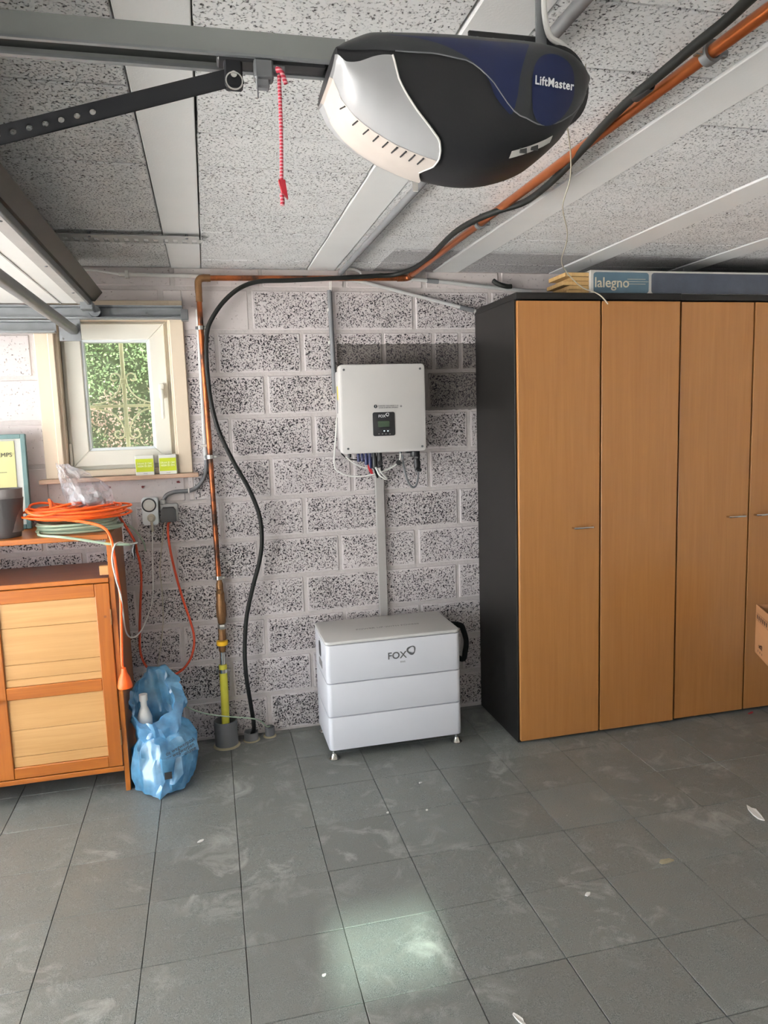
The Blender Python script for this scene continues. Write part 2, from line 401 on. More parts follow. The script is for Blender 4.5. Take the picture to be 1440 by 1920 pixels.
def prism(bm, poly, axis, a, b):
    """poly of 2D points extruded along axis from a to b; order: Y->(x,z) X->(y,z) Z->(x,y)"""
    def P(u, v, h): return {'Y': (u, h, v), 'X': (h, u, v), 'Z': (u, v, h)}[axis]
    A = [bm.verts.new(P(u, v, a)) for u, v in poly]; B = [bm.verts.new(P(u, v, b)) for u, v in poly]
    bm.faces.new(A); bm.faces.new(B[::-1]); n = len(poly)
    for i in range(n): bm.faces.new((A[i], B[i], B[(i+1) % n], A[(i+1) % n]))
    bmesh.ops.recalc_face_normals(bm, faces=bm.faces)
def pr(name, poly, axis, a, b, mat, parent=None, smooth=False):
    bm = BM(); prism(bm, poly, axis, a, b); return obj(name, bm, mat, parent, smooth)
def rrect(x0, z0, x1, z1, r, n=5):
    out = []
    for cx, cz, a0 in ((x1-r, z1-r, 0), (x0+r, z1-r, 90), (x0+r, z0+r, 180), (x1-r, z0+r, 270)):
        for k in range(n+1):
            a = math.radians(a0+90*k/n); out.append((cx+r*math.cos(a), cz+r*math.sin(a)))
    return out
def rbox(name, x0, z0, x1, z1, r, ya, yb, mat, parent=None, bev=.004):
    """rounded panel facing -Y with a soft front edge"""
    bm = BM(); prism(bm, rrect(x0, z0, x1, z1, r), 'Y', ya, yb)
    if bev:
        f = min(bm.faces, key=lambda q: q.calc_center_median().y)
        bmesh.ops.bevel(bm, geom=list(f.edges), offset=bev, segments=2, affect='EDGES', profile=.5)
    return obj(name, bm, mat, parent, True)
def text(name, s, size, mat, parent, loc, rot=(PI/2, 0, 0), align='CENTER', depth=.0004, bold=0, shear=0, sx=1, gap=1):
    cu = bpy.data.curves.new(name, 'FONT'); cu.body = s; cu.size = size; cu.extrude = depth; cu.align_x = align; cu.align_y = 'CENTER'
    cu.offset = bold; cu.space_character = gap; cu.shear = shear; cu.resolution_u = 3
    t = bpy.data.objects.new(name+'_tmp', cu); COL.objects.link(t)
    me = bpy.data.meshes.new_from_object(t.evaluated_get(bpy.context.evaluated_depsgraph_get()))
    bpy.data.objects.remove(t)
    from mathutils import Euler
    me.transform(Matrix.Translation(loc) @ Euler(rot).to_matrix().to_4x4() @ Matrix.Diagonal((sx, 1, 1, 1)))
    me.materials.clear(); me.materials.append(MAT[mat])
    return link(bpy.data.objects.new(name, me), parent)

def rect_frame(name, x0, z0, x1, z1, w, ya, yb, mat, parent, bev=.004):
    for poly in ([(x0, z0), (x0+w, z0+w), (x0+w, z1-w), (x0, z1)], [(x1, z0), (x1, z1), (x1-w, z1-w), (x1-w, z0+w)],
                 [(x0, z1), (x0+w, z1-w), (x1-w, z1-w), (x1, z1)], [(x0, z0), (x1, z0), (x1-w, z0+w), (x0+w, z0+w)]):
        bm = BM(); prism(bm, poly, 'Y', ya, yb)
        bmesh.ops.bevel(bm, geom=[e for e in bm.edges if abs(e.verts[0].co.y-ya) < 1e-6 and abs(e.verts[1].co.y-ya) < 1e-6], offset=min(bev, .003), segments=1, affect='EDGES')
        obj(name, bm, mat, parent)
# ================================================================== SETTING
H = 2.29
XL, XR, YF = -2.3, 3.74, -4.9
# ---- floor with its tiles
floor = struct(bx('floor', (XL, YF, -.12), (XR, .2, -.006), 'grout'))
def tile_mesh(w, d):
    bm = BM(); box(bm, (-w/2, -d/2, -.012), (w/2, d/2, 0), .0014, 1)
    me = bpy.data.meshes.new('tile'); bm.to_mesh(me); bm.free(); me.materials.append(MAT['tile']); return me
tm = tile_mesh(.2978, .2978); tm_e = tile_mesh(.2978, .043)
for i in range(-6, 13):
    for j in range(-7, 6):
        y0 = .3*j-1.545
        o = bpy.data.objects.new('tile', tm_e if j == 5 else tm)
        o.location = (.3*i+.15, y0+(.0225 if j == 5 else .15), random.uniform(-.0012, 0))
        if o.location.x > XR-.13: continue
        o.rotation_euler = (random.uniform(-.002, .002), random.uniform(-.002, .002), random.uniform(-.0035, .0035))
        link(o, floor)
fl2 = struct(bx('floor', (XL, YF, -.03), (XR, -3.648, -.003), 'tile'))
# ---- back wall: mortar bed with window opening, blocks as pieces
bm = BM()
WX0, WX1, WZ0, WZ1 = -.07, .44, 1.345, 2.07
for a, b in (((XL, 0, -.1), (WX0, .2, H+.1)), ((WX1, 0, -.1), (XR, .2, H+.1)), ((WX0, 0, -.1), (WX1, .2, WZ0)), ((WX0, 0, WZ1), (WX1, .2, H+.1))):
    box(bm, a, b)
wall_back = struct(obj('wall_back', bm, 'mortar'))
CX0, CX1 = -.145, .503
J = {0: .804, 1: 1.033, 2: .807, 3: 1.015, 4: .797, 5: 1.03, 6: .874, 7: 1.095, 8: .871, 9: 1.055, 10: .814, 11: .87}
EXTRA = {9: 1.721}
for row, j0 in J.items():
    z0, z1 = .2*row, min(.2*row+.2, H)
    xs = []; x = j0-.405*8
    while x < XR: 
        if x > XL: xs.append(x)
        x += .405
    if row in EXTRA: xs.append(EXTRA[row]); xs.sort()
    for xa, xb in zip([XL]+xs, xs+[XR]):
        xa += .009+random.uniform(-.003, .003); xb -= .009+random.uniform(-.003, .003)
        segs = [(xa, xb, z0+.009, z1-(.009 if row < 11 else 0))]
        if z1 > 1.33 and z0 < 2.14:
            segs = []
            if xa < CX0: segs.append((xa, min(xb, CX0), z0+.009, z1-.009))
            if xb > CX1: segs.append((max(xa, CX1), xb, z0+.009, z1-.009))
            if row == 6 and xb > CX0 and xa < CX1: segs.append((max(xa, CX0), min(xb, CX1), z0+.009, 1.335))
            if row == 10 and xb > CX0 and xa < CX1: segs.append((max(xa, CX0), min(xb, CX1), 2.135, z1-.009))
        for a0, b0, c0, d0 in segs:
            if b0-a0 < .02 or d0-c0 < .015: continue
            cx = (a0+b0)/2; cz = (c0+d0)/2
            sm = row == 11 or (cx < .54 and cz > 1.2) or (row == 10 and cx < .8)
            bm = BM(); vs = box(bm, (a0, -.0038-random.uniform(0, .002), c0), (b0, .03, d0), .0035, 1)
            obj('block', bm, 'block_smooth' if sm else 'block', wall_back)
# red-brown paint spots below the sill
for px, py in ((203, 914), (335, 904), (268, 913)):
    p = at(px, py, 1, -.012); bm = BM()
    prism(bm, [(p.x+.011*math.cos(a)*random.uniform(.4, 1.2), p.z+.006*math.sin(a)*random.uniform(.5, 1.2)) for a in [PI*k/5 for k in range(10)]], 'Y', -.0115, -.006)
    obj('paint_spot', bm, 'rust', wall_back)
# ---- other walls
bm = BM()
box(bm, (XL-.25, YF, 2.05), (XL, .2, H+.1)); box(bm, (XL-.25, -.16, -.1), (XL, .2, 2.05)); box(bm, (XL-.25, YF, -.1), (XL, -4.62, 2.05))
struct(obj('wall_left', bm, 'plaster'))
struct(bx('wall_right', (XR, YF, -.1), (XR+.2, .2, H+.1), 'plaster'))
bm = BM(); VX0, VX1, VZ0, VZ1 = .35, .75, 1.77, 2.14
for a, b in (((XL-.25, YF-.2, -.1), (VX0, YF, H+.1)), ((VX1, YF-.2, -.1), (XR+.2, YF, H+.1)), ((VX0, YF-.2, -.1), (VX1, YF, VZ0)), ((VX0, YF-.2, VZ1), (VX1, YF, H+.1))): box(bm, a, b)
struct(obj('wall_front', bm, 'plaster'))
win2 = bpy.data.objects.new('added_patch_window', None); win2.location = (.55, YF, VZ0); COL.objects.link(win2); struct(win2)  # added unseen window, lets in sun for the pale floor patch
rect_frame('sash', VX0, VZ0, VX1, VZ1, .03, YF-.03, YF, 'upvc', win2, .003)
bx('transom', (VX0+.03, YF-.03, 2.0), (VX1-.03, YF, VZ1-.03), 'upvc', win2)
bx('pane', (VX0+.02, YF-.02, VZ0+.02), (VX1-.02, YF-.016, 2.01), 'patch_tint_glass', win2)
struct(bx('added_hedge_sun_block', (XL-.25, YF-.2, H+.2), (XR+.2, .2, 3.4), 'plaster'))  # added unseen box, keeps the sun off the hedge
# ---- ceiling: slab, beams and infill blocks
ceiling = struct(bx('ceiling', (XL-.25, YF-.2, H+.035), (XR+.2, .2, H+.2), 'joint'))
BE = [.4645+.632*k for k in range(-4, 6)]
for x in BE:
    bm = BM(); box(bm, (x, YF, H-.002), (x+.133, 0, H+.04), .002); obj('beam', bm, 'beam', ceiling)
bmesh_w = .632-.133-.008
bm = BM(); box(bm, (-bmesh_w/2, -.1164, 0), (bmesh_w/2, .1164, .04), .003, 1)
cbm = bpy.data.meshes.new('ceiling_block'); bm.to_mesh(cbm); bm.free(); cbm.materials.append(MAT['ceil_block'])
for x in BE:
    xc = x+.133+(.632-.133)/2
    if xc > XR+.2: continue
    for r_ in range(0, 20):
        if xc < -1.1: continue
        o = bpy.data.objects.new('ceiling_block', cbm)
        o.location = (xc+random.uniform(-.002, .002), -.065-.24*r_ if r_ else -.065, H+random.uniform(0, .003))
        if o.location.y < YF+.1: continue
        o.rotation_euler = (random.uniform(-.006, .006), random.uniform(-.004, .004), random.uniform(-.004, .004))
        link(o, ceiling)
struct(bx('ceiling', (XL, YF, H+.001), (-1.28, 0, H+.03), 'beam'))
# ---- outside: ground and hedge
struct(bx('ground', (-14, -16, -.3), (XL-.25, 12, -.12), 'drive'))
struct(bx('ground', (XL-.25, .2, -.3), (12, 12, -.12), 'asph'))
hedge = thing('hedge', (.4, 1.9, -.12), 'leafy green and reddish hedge outside the small window', 'hedge')
bx('hedge_core', (-1.6, 1.95, -.12), (2.4, 2.6, 3.1), 'hedgecore', hedge)
rl = random.Random(3); vs, fs = [], []
for k in range(30000):
    c = Vector((rl.uniform(-1.1, 1.5), 1.93-abs(rl.gauss(0, .05)), rl.uniform(.9, 3.1)))
    c.y += .05*math.sin(c.x*9+c.z*7)
    L, W = rl.uniform(.014, .030), rl.uniform(.005, .010)
    d = Vector((rl.gauss(0, 1), rl.gauss(-.5, .5), rl.gauss(.1, .8))).normalized()
    s = d.cross(Vector((rl.gauss(0, 1), rl.gauss(0, 1), rl.gauss(0, 1)))).normalized()
    nn = d.cross(s)*W*.5; b0 = len(vs)
    vs += [c, c+d*L*.5+s*W+nn, c+d*L, c+d*L*.5-s*W+nn]; fs += [(b0, b0+1, b0+2), (b0, b0+2, b0+3)]
me = bpy.data.meshes.new('foliage'); me.from_pydata([tuple(v) for v in vs], [], fs); me.materials.append(MAT['leaf'])
fo = link(bpy.data.objects.new('foliage', me), hedge); fo['kind'] = 'stuff'

# ---- window
win = bpy.data.objects.new('window_1', None); win.location = (.19, 0, 1.34); COL.objects.link(win); struct(win)
win['label'] = 'small cream framed tilt window with one pane'
for nm, a, b in (('casing', (-.145, -.022, 1.342), (-.062, .0, 2.14)), ('casing', (.44, -.022, 1.342), (.503, .0, 2.14)), ('casing', (-.145, -.0215, 2.07), (.503, .0, 2.14)),
                 ('reveal', (-.072, -.012, 1.342), (-.05, .13, 2.08)), ('reveal', (.43, -.012, 1.342), (.45, .13, 2.08)), ('reveal', (-.072, -.012, 2.055), (.45, .13, 2.08)), ('reveal', (-.072, -.0, 1.335), (.45, .13, 1.372))):
    bx(nm, a, b, 'casing', win, .003)
bx('casing_bead', (-.088, -.03, 1.342), (-.062, -.02, 2.14), 'casing', win, .003)
rect_frame('outer_frame', -.05, 1.372, .43, 2.06, .03, .06, .13, 'upvc', win)
SX0, SX1, SZ0, SZ1 = -.032, .412, 1.39, 2.044
rect_frame('sash', SX0, SZ0, SX1, SZ1, .072, .035, .10, 'upvc', win, .006)
rect_frame('glazing_bead', SX0+.068, SZ0+.068, SX1-.068, SZ1-.068, .016, .045, .085, 'bead', win, .004)
bx('pane', (SX0+.07, .075, SZ0+.07), (SX1-.07, .079, SZ1-.07), 'glass', win)
hd = bx('window_handle', (.372, .015, 1.695), (.396, .036, 1.765), 'upvc', win, .005, 2)
bm = BM(); box(bm, (.378, -.008, 1.60), (.392, .004, 1.74), .005, 2); box(bm, (.378, -.002, 1.715), (.392, .018, 1.74), .004, 2); obj('lever', bm, 'upvc', hd, True)
bx('hinge', (-.047, .028, 1.395), (-.034, .05, 1.50), 'upvc', win, .003)
bx('hinge_pin', (-.046, .026, 1.378), (-.032, .046, 1.392), 'galv', win, .003)
sill = bx('trim_1', (-.172, -.055, 1.322), (.530, .0, 1.342), 'sillwood', None, .003); struct(sill)
# ---- iron grille outside
gr = thing('window_grille', (.19, .2, 1.40), 'cream painted wrought iron scroll grille outside the window', 'grille')
gx, gy = .199, .2
bx('upright_bar', (gx-.009, gy-.009, 1.36), (gx+.009, gy+.009, 2.07), 'iron', gr, .002)
bx('crossbar', (-.07, gy-.006, 1.664), (.44, gy+.006, 1.678), 'iron', gr, .002)
for zc in (1.79, 1.553): bx('collar', (gx-.016, gy-.014, zc-.012), (gx+.016, gy+.014, zc+.012), 'iron', gr, .003)
for sx in (-1, 1):
    for sz in (-1, 1):
        zc = 1.671; pts = []
        for k in range(9):
            a = PI/2*k/8; pts.append((gx+sx*(.012+.13*(1-math.cos(a))), gy, zc+sz*(.012+.118*(1-math.sin(a)))))
        cx, cz = pts[0][0]+sx*.028, pts[0][2]+sz*.004
        spi = []
        for k in range(1, 15):
            a = k*.42; rr = .028*(1-k/20); spi.append((cx-sx*rr*math.cos(a), gy, cz+sz*rr*math.sin(a)))
        tb('scroll', spi[::-1]+pts, .0038, 'iron', gr, 8, 3)

# ================================================================== WARDROBES
def handle(parent, x0, x1, z, y):
    pts = [(x0, y, z), (x0+.004, y-.022, z), (x0+.03, y-.03, z+.001), ((x0+x1)/2, y-.032, z+.002), (x1-.03, y-.03, z+.001), (x1-.004, y-.022, z), (x1, y, z)]
    tb('handle', pts, .0052, 'chrome', parent, 8, 4)
def wardrobe(x0, x1, yf, label, hs, xm):
    w = thing('wardrobe', ((x0+x1)/2, -.26, 0), label, 'wardrobe', 'wardrobes against the back wall')
    yb = -.012
    bx('side_panel', (x0, yf+.02, 0), (x0+.02, yb, 2.075), 'black_lam', w, .001)
    bx('side_panel', (x1-.02, yf+.02, 0), (x1, yb, 2.075), 'black_lam', w, .001)
    bx('top_panel', (x0, yf-.002, 2.0745), (x1, yb, 2.104), 'black_lam', w, .002)
    bx('back_panel', (x0+.02, yb-.012, .02), (x1-.02, yb-.004, 2.07), 'black_lam', w)
    bx('plinth', (x0+.02, yf+.045, 0), (x1-.02, yf+.06, .012), 'black_lam', w)
    bx('bottom_panel', (x0+.02, yf+.03, .012), (x1-.02, yb-.012, .03), 'black_lam', w)
    d1 = bx('door', (x0+.008, yf, .013), (xm-.005, yf+.018, 2.068), 'beech', w, .0012)
    d2 = bx('door', (xm+.005, yf, .013), (x1-.006, yf+.018, 2.068), 'beech', w, .0012)
    for d, a, b, z in hs: handle((d1, d2)[d], a, b, z, yf)
    return w
wardrobe(1.945, 2.7815, -.521, 'wardrobe beside the wall inverter, beech doors, black side panel showing', [(0, 2.222, 2.322, 1.03)], 2.3655)
wardrobe(2.783, 3.612, -.511, 'wardrobe at the right edge, beech doors with two facing handles', [(0, 3.07, 3.165, 1.029), (1, 3.228, 3.325, 1.029)], 3.195)

# ---- plank packs on top
pk = thing('flooring_pack', (2.9, -.4, 2.104), 'long blue sleeved pack of wooden planks lying on top of the wardrobes', 'flooring pack')
PX0, PX1, PY, PZ0, PZ1 = 2.338, 3.60, -.47, 2.106, 2.216
bx('carton', (PX0, PY, PZ0), (PX1, PY+.19, PZ1), 'pack_white', pk, .003)
rbox('sleeve_label', PX0+.016, PZ0+.006, PX0+.302, PZ1-.010, .014, PY-.0012, PY+.001, 'pack_tag', pk, 0)
rbox('sleeve_label', PX0+.317, PZ0+.006, PX1-.01, PZ1-.010, .014, PY-.0012, PY+.001, 'pack_blue', pk, 0)
text('lettering', 'lalegno', .064, 'cream_print', pk, (PX0+.11, PY-.0016, PZ0+.052), bold=.0006, sx=1.0)
for k in range(3): bx('print_line', (PX0+.19, PY-.0018, PZ0+.047+k*.011), (PX0+(.30 if k == 1 else .285), PY-.001, PZ0+.049+k*.011), 'cream_print', pk)
for k in range(5):
    dz = .0195*k; ex = [.115, .10, .13, .085, .12][k]
    bx('plank', (PX0-ex, PY+.012, PZ0+.004+dz), (PX0, PY+.18, PZ0+.0215+dz), 'pack_wood', pk, .001)
tag(tb('cable_stub', [(2.04, -.03, 2.245), (2.06, -.05, 2.225), (2.10, -.06, 2.212), (2.125, -.06, 2.212)], .012, 'black_cable', None, 10, 4), 'short thick black cable end behind the plank pack on the wardrobe', 'cable')

# ================================================================== BATTERY
bt = thing('battery_stack', (1.366, -.24, 0), 'white three tier home battery on chrome feet standing on the floor', 'battery')
def roundbox(name, x0, y0, x1, y1, z0, z1, r, mat, parent, bev=.003):
    bm = BM(); prism(bm, rrect(x0, y0, x1, y1, r), 'Z', z0, z1)
    es = [e for e in bm.edges if abs(e.verts[0].co.z-e.verts[1].co.z) < 1e-6]
    bmesh.ops.bevel(bm, geom=es, offset=bev, segments=2, affect='EDGES', profile=.5)
    return obj(name, bm, mat, parent, True)
BX0, BX1, BY0, BY1 = 1.044, 1.690, -.42, -.06
roundbox('battery_module', BX0, BY0, BX1, BY1, 0.046, .2045, .022, 'batt_white', bt)
roundbox('battery_module', BX0, BY0, BX1, BY1, .2085, .3645, .022, 'batt_white', bt)
ctl = roundbox('control_module', BX0, BY0, BX1, BY1, .3685, .548, .022, 'batt_white', bt)
lid = roundbox('lid', BX0-.001, BY0-.001, BX1+.001, BY1, .5505, .566, .022, 'batt_top', bt, .005)
def foxlogo(parent, x, y, z, s, m1='logo'):
    text('lettering', 'FOX', s, m1, parent, (x, y, z), bold=s*.012)
    bm = BM()
    n = 28; O = []; I = []
    for k in range(n):
        a = 2*PI*k/n
        ro = s*.47*(1+.10*math.cos(3*(a-PI*.25))); ri = s*.30*(1+.13*math.cos(3*(a-PI*.35)))
        O.append((x+s*1.50+ro*math.cos(a), z+s*.42+ro*math.sin(a))); I.append((x+s*1.50+ri*math.cos(a)+s*.03, z+s*.42+ri*math.sin(a)+s*.03))
    vo = [bm.verts.new((u, y-.0005, v)) for u, v in O]; vi = [bm.verts.new((u, y-.0005, v)) for u, v in I]
    for k in range(n): bm.faces.new((vo[k], vi[k], vi[(k+1) % n], vo[(k+1) % n]))
    obj('emblem', bm, m1, parent)
foxlogo(ctl, 1.378, BY0-.0008, .470, .046)
text('lettering', 'ESS', .010, 'logo_lt', ctl, (1.405, BY0-.0008, .438), sx=1.8)
text('lettering', 'POWER UP WITH FOXESS', .026, 'logo_lt', lid, (1.375, -.262, .5665), rot=(0, 0, 0), sx=1.05, depth=.0002)
pr('handle_recess', rrect(-.275, .452, -.215, .525, .02), 'X', BX0-.0025, BX0+.002, 'black_pl', ctl)
pr('handle_rim', rrect(-.285, .442, -.205, .535, .026), 'X', BX0-.0014, BX0+.001, 'batt_white', ctl)
pr('rating_plate', rrect(-.29, .40, -.20, .435, .004), 'X', BX0-.0012, BX0+.001, 'logo_lt', ctl)
for fx in (1.066, 1.668):
    for fy in (-.398, -.085):
        lt('foot', [(.0, 0), (.026, 0), (.027, .004), (.020, .010), (.013, .022), (.011, .026), (.008, .027), (.007, .047), (0, .047)], (fx, fy, 0), 'chrome', bt, 'Z', 20, False)
bc = thing('battery_cable', (1.72, -.2, .3), 'thick black cable bowed out beside the white battery near the wardrobe', 'cable')
tb('jacket', [(1.68, -.2, .535), at(862, 1172, 1, -.2), at(869, 1182, 1, -.2), at(874, 1202, 1, -.2), at(872, 1222, 1, -.2), at(866, 1236, 1, -.2), (1.68, -.2, .40)], .014, 'black_cable', bc, 10, 5)
tb('plug', [(1.685, -.2, .535), (1.71, -.2, .54)], .018, 'black_pl', bc, 10)

# ================================================================== INVERTER
iv = thing('inverter', (1.41, 0, 1.41), 'white square wall inverter with small black display panel', 'inverter')
bx('body', (1.206, -.125, 1.422), (1.612, -.012, 1.802), 'inv_white', iv, .008, 2)
cv = rbox('front_cover', 1.201, 1.405, 1.623, 1.827, .018, -.172, -.122, 'inv_white', iv, .008)
for sx, sz in ((1.224, 1.802), (1.598, 1.802), (1.231, 1.430), (1.600, 1.428)):
    s = lt('screw', [(0, 0), (.0055, 0), (.0055, .003), (0, .003)], (sx, -.1745, sz), 'galv_dark', cv, 'Y', 12, False)
def ivp(px, py): return at(px, py, 1, -.173)
a, b = ivp(700, 818), ivp(740, 772)
dp = rbox('display_panel', a.x, a.z, b.x, b.z, .009, -.1745, -.170, 'black_pl', cv, .001)
rbox('screen', ivp(709, 801).x, ivp(709, 801).z, ivp(730, 789).x, ivp(731, 789).z, .001, -.1752, -.174, 'lcd', dp, 0)
foxlogo(dp, ivp(716, 780).x, -.1752, ivp(716, 780.5).z, .018, 'white_print')
for px, py in ((720.3, 808), (727.2, 808)): 
    q = ivp(px, py); lt('indicator_light', [(0, 0), (.0026, 0), (.0026, .001), (0, .001)], (q.x, -.1756, q.z), 'led', dp, 'Y', 10, False)
for px in (710.5, 717, 723.5, 731): 
    q = ivp(px, 813.5); bx('touch_key', (q.x-.003, -.1755, q.z-.002), (q.x+.003, -.174, q.z+.002), 'logo_lt', dp)
q = ivp(704.3, 762); lt('warning_symbol', [(0, 0), (.0085, 0), (.0085, .0008), (0, .0008)], (q.x, -.1732, q.z), 'black_pl', cv, 'Y', 16, False)
text('warning_mark', '!', .013, 'white_print', cv, (q.x, -.1736, q.z), bold=.0006)
q = ivp(728.5, 762.5); text('warning_print', 'WARNING: DISCONNECT ALL\nSOURCES BEFORE OPENING', .0088, 'logo', cv, (q.x, -.1726, q.z), sx=.86)
q = ivp(752, 761.5); lt('seal', [(0, 0), (.005, 0), (.005, .0008), (0, .0008)], (q.x, -.1732, q.z), 'logo_lt', cv, 'Y', 12, False)
bx('warning_label', (1.2045, -.118, 1.665), (1.2065, -.08, 1.73), 'yellow_label', iv)
bx('rating_label', (1.2048, -.075, 1.60), (1.2066, -.06, 1.73), 'logo_lt', iv)
bx('wall_bracket', (1.25, -.014, 1.50), (1.57, 0, 1.75), 'galv', iv)
def conn(name, px0, px1, z1, z0, mat, y=-.10, parent=iv):
    x0, x1 = at(px0, 855, 1, y).x, at(px1, 855, 1, y).x
    return lt(name, [(0, z0), ((x1-x0)*.42, z0), ((x1-x0)*.5, z0+.006), ((x1-x0)*.5, z0+(z1-z0)*.55), ((x1-x0)*.4, z0+(z1-z0)*.62), ((x1-x0)*.46, z1), (0, z1)], ((x0+x1)/2, y, 0), mat, parent, 'Z', 12, False)
for a_, b_, z0_, m_ in ((652, 659, 1.385, 'black_pl'), (669, 675, 1.362, 'blue_conn'), (676, 682, 1.362, 'blue_conn'), (683, 690, 1.345, 'blue_conn'), (690, 697, 1.325, 'blue_conn'), (697, 706, 1.325, 'black_pl'), (706, 717, 1.330, 'black_pl'), (724, 729, 1.408, 'black_pl'), (734, 740, 1.408, 'black_pl'), (748, 754, 1.395, 'grey_pvc')):
    conn('connector', a_, b_, 1.424, z0_, m_)
conn('cable_gland', 769, 787, 1.424, 1.375, 'black_pl'); conn('cable_gland', 776, 788, 1.38, 1.315, 'black_pl')
bx('cable_clip', (1.535, -.115, 1.395), (1.575, -.085, 1.42), 'black_pl', iv, .003)
def W(px, py, y=-.10): return at(px, py, 1, y)
cw = thing('data_cable', (1.3, -.06, 1.3), 'thin white data cable looping beneath the inverter left corner', 'cable')
tb('jacket', [(1.202, -.05, 1.58), (1.195, -.05, 1.50), W(627, 872, -.05), W(640, 887, -.06), W(660, 893, -.06), W(685, 892, -.07), W(703, 888, -.08)], .0042, 'white_cable', cw, 8, 5)
cw2 = thing('data_cable', (1.45, -.1, 1.3), 'white cable pair hooked through black round grommet under the inverter', 'cable')
tb('jacket', [W(751, 850), W(750, 860), W(746, 868), W(735, 876), W(720, 883), W(712, 886)], .0042, 'white_cable', cw2, 8, 5)
tb('jacket', [W(704, 876, -.13), W(712, 891, -.135), W(722, 898, -.135), W(725, 897, -.13), W(716, 888, -.12), W(711, 878, -.11)], .0042, 'white_cable', cw2, 8, 5)
tb('jacket', [W(648, 856), W(660, 866), W(675, 874), W(688, 878)], .0036, 'white_cable', cw2, 8, 5)
for px, py, y in ((747.5, 867.5, -.105), (713, 868, -.112)):
    q = W(px, py, y); lt('grommet', [(0, -.008), (.012, -.008), (.0135, 0), (.012, .008), (0, .008)], q, 'black_pl', cw2, 'Y', 16, False)
rw = thing('power_lead', (1.36, -.1, 1.3), 'red and black power leads below the inverter dropping into the duct', 'cable')
for k in range(3): tb('red_wire', [W(690+k*2.2, 870, -.10), W(691+k*2.2, 878, -.105), W(696+k*1.5, 888, -.09)], .0032, 'red_wire', rw, 8, 3)
tb('black_wire', [W(702, 862, -.09), W(703, 880, -.08), W(708, 895, -.04)], .005, 'black_cable', rw, 8, 3)
tb('black_wire', [W(713, 862, -.09), W(716, 880, -.08), W(716, 897, -.04)], .005, 'black_cable', rw, 8, 3)
tb('black_wire', [W(640, 850, -.06), W(652, 860, -.06), W(675, 863, -.07), W(690, 865, -.09)], .0034, 'black_cable', rw, 8, 3)
ac = thing('antenna_lead', (1.58, -.1, 1.2), 'slim dark grey cable loop with black connector under inverter right corner', 'cable')
tb('jacket', [W(754, 852), W(757, 875), W(762, 895), W(768, 908), W(775, 914), W(781, 908), W(784, 893), W(785, 878)], .0048, 'grey_pvc', ac, 8, 5)
tb('plug', [W(780, 860, -.12), W(782, 884, -.12)], .011, 'black_pl', ac, 12)
tb('plug', [W(779, 878, -.125), W(789, 882, -.12)], .009, 'black_pl', ac, 12)
tag(bx('cable_duct', (1.391, -.032, .545), (1.435, -.008, 1.285), 'duct', None, .002), 'straight warm grey cable duct from inverter down to battery', 'cable duct')

# ================================================================== PIPES AND CONDUITS
gp = thing('gas_pipe', (.588, -.05, .13), 'tarnished copper gas pipe climbing the wall and crossing to the ceiling', 'pipe')
PXx, PYy = .588, -.05
tb('vertical_pipe', [(PXx+.004, PYy, .83), (PXx, PYy, 1.4), (PXx-.006, PYy, 2.0), (PXx-.006, PYy, 2.19)], .0125, 'copper', gp, 14)
tb('elbow', [(PXx-.006, PYy, 2.17), (PXx-.006, PYy, 2.212), (PXx-.001, PYy, 2.228), (PXx+.012, PYy, 2.236), (PXx+.05, PYy, 2.237)], .0165, 'brass', gp, 14, 4)
tb('horizontal_pipe', [(PXx+.03, PYy, 2.237), (1.555, PYy, 2.247)], .0125, 'copper', gp, 14)
tb('elbow', [(1.53, PYy, 2.247), (1.57, PYy-.002, 2.248), (1.586, PYy-.012, 2.250), (1.59, PYy-.03, 2.253), (1.59, PYy-.06, 2.255)], .0155, 'copper', gp, 14, 4)
tb('ceiling_pipe', [(1.59, PYy-.05, 2.255), (1.588, -1.0, 2.258), (1.585, -2.0, 2.258), (1.592, -3.4, 2.258)], .0135, 'copper_new', gp, 14)
tb('joint_sleeve', [(PXx-.006, PYy, 2.13), (PXx-.006, PYy, 2.175)], .0155, 'brass', gp, 14)
lt('valve_body', [(.012, .60), (.019, .605), (.021, .63), (.024, .64), (.024, .70), (.020, .715), (.021, .75), (.017, .765), (.017, .80), (.013, .81), (.013, .83)], (PXx+.006, PYy, 0), 'brass', gp, 'Z', 16)
lt('valve_cap', [(0, -.028), (.011, -.028), (.013, -.022), (.013, .0), (0, 0)], (PXx+.004, PYy, .765), 'brass', gp, 'Y', 6, False)
lt('coupling_nut', [(.02, .575), (.022, .58), (.022, .597), (.02, .60)], (PXx+.006, PYy, 0), 'chrome', gp, 'Z', 6)
lt('reducer', [(.019, .52), (.020, .53), (.018, .55), (.020, .575)], (PXx+.004, PYy, 0), 'brass', gp, 'Z', 8)
lt('amber_ring', [(.02, .494), (.027, .495), (.028, .505), (.027, .515), (.02, .516)], (PXx+.002, PYy, 0), 'yellow2', gp, 'Z', 20)
lt('steel_adapter', [(.013, .44), (.013, .455), (.018, .47), (.018, .494)], (PXx, PYy, 0), 'brass', gp, 'Z', 12)
tb('steel_tube', [(PXx-.002, PYy, .385), (PXx, PYy, .46)], .0145, 'chrome', gp, 14)
tb('yellow_sleeve', [(PXx-.002, PYy-.002, .395), (PXx-.002, PYy-.01, .25), (PXx-.006, PYy-.03, .10)], .0195, 'yellow', gp, 16)
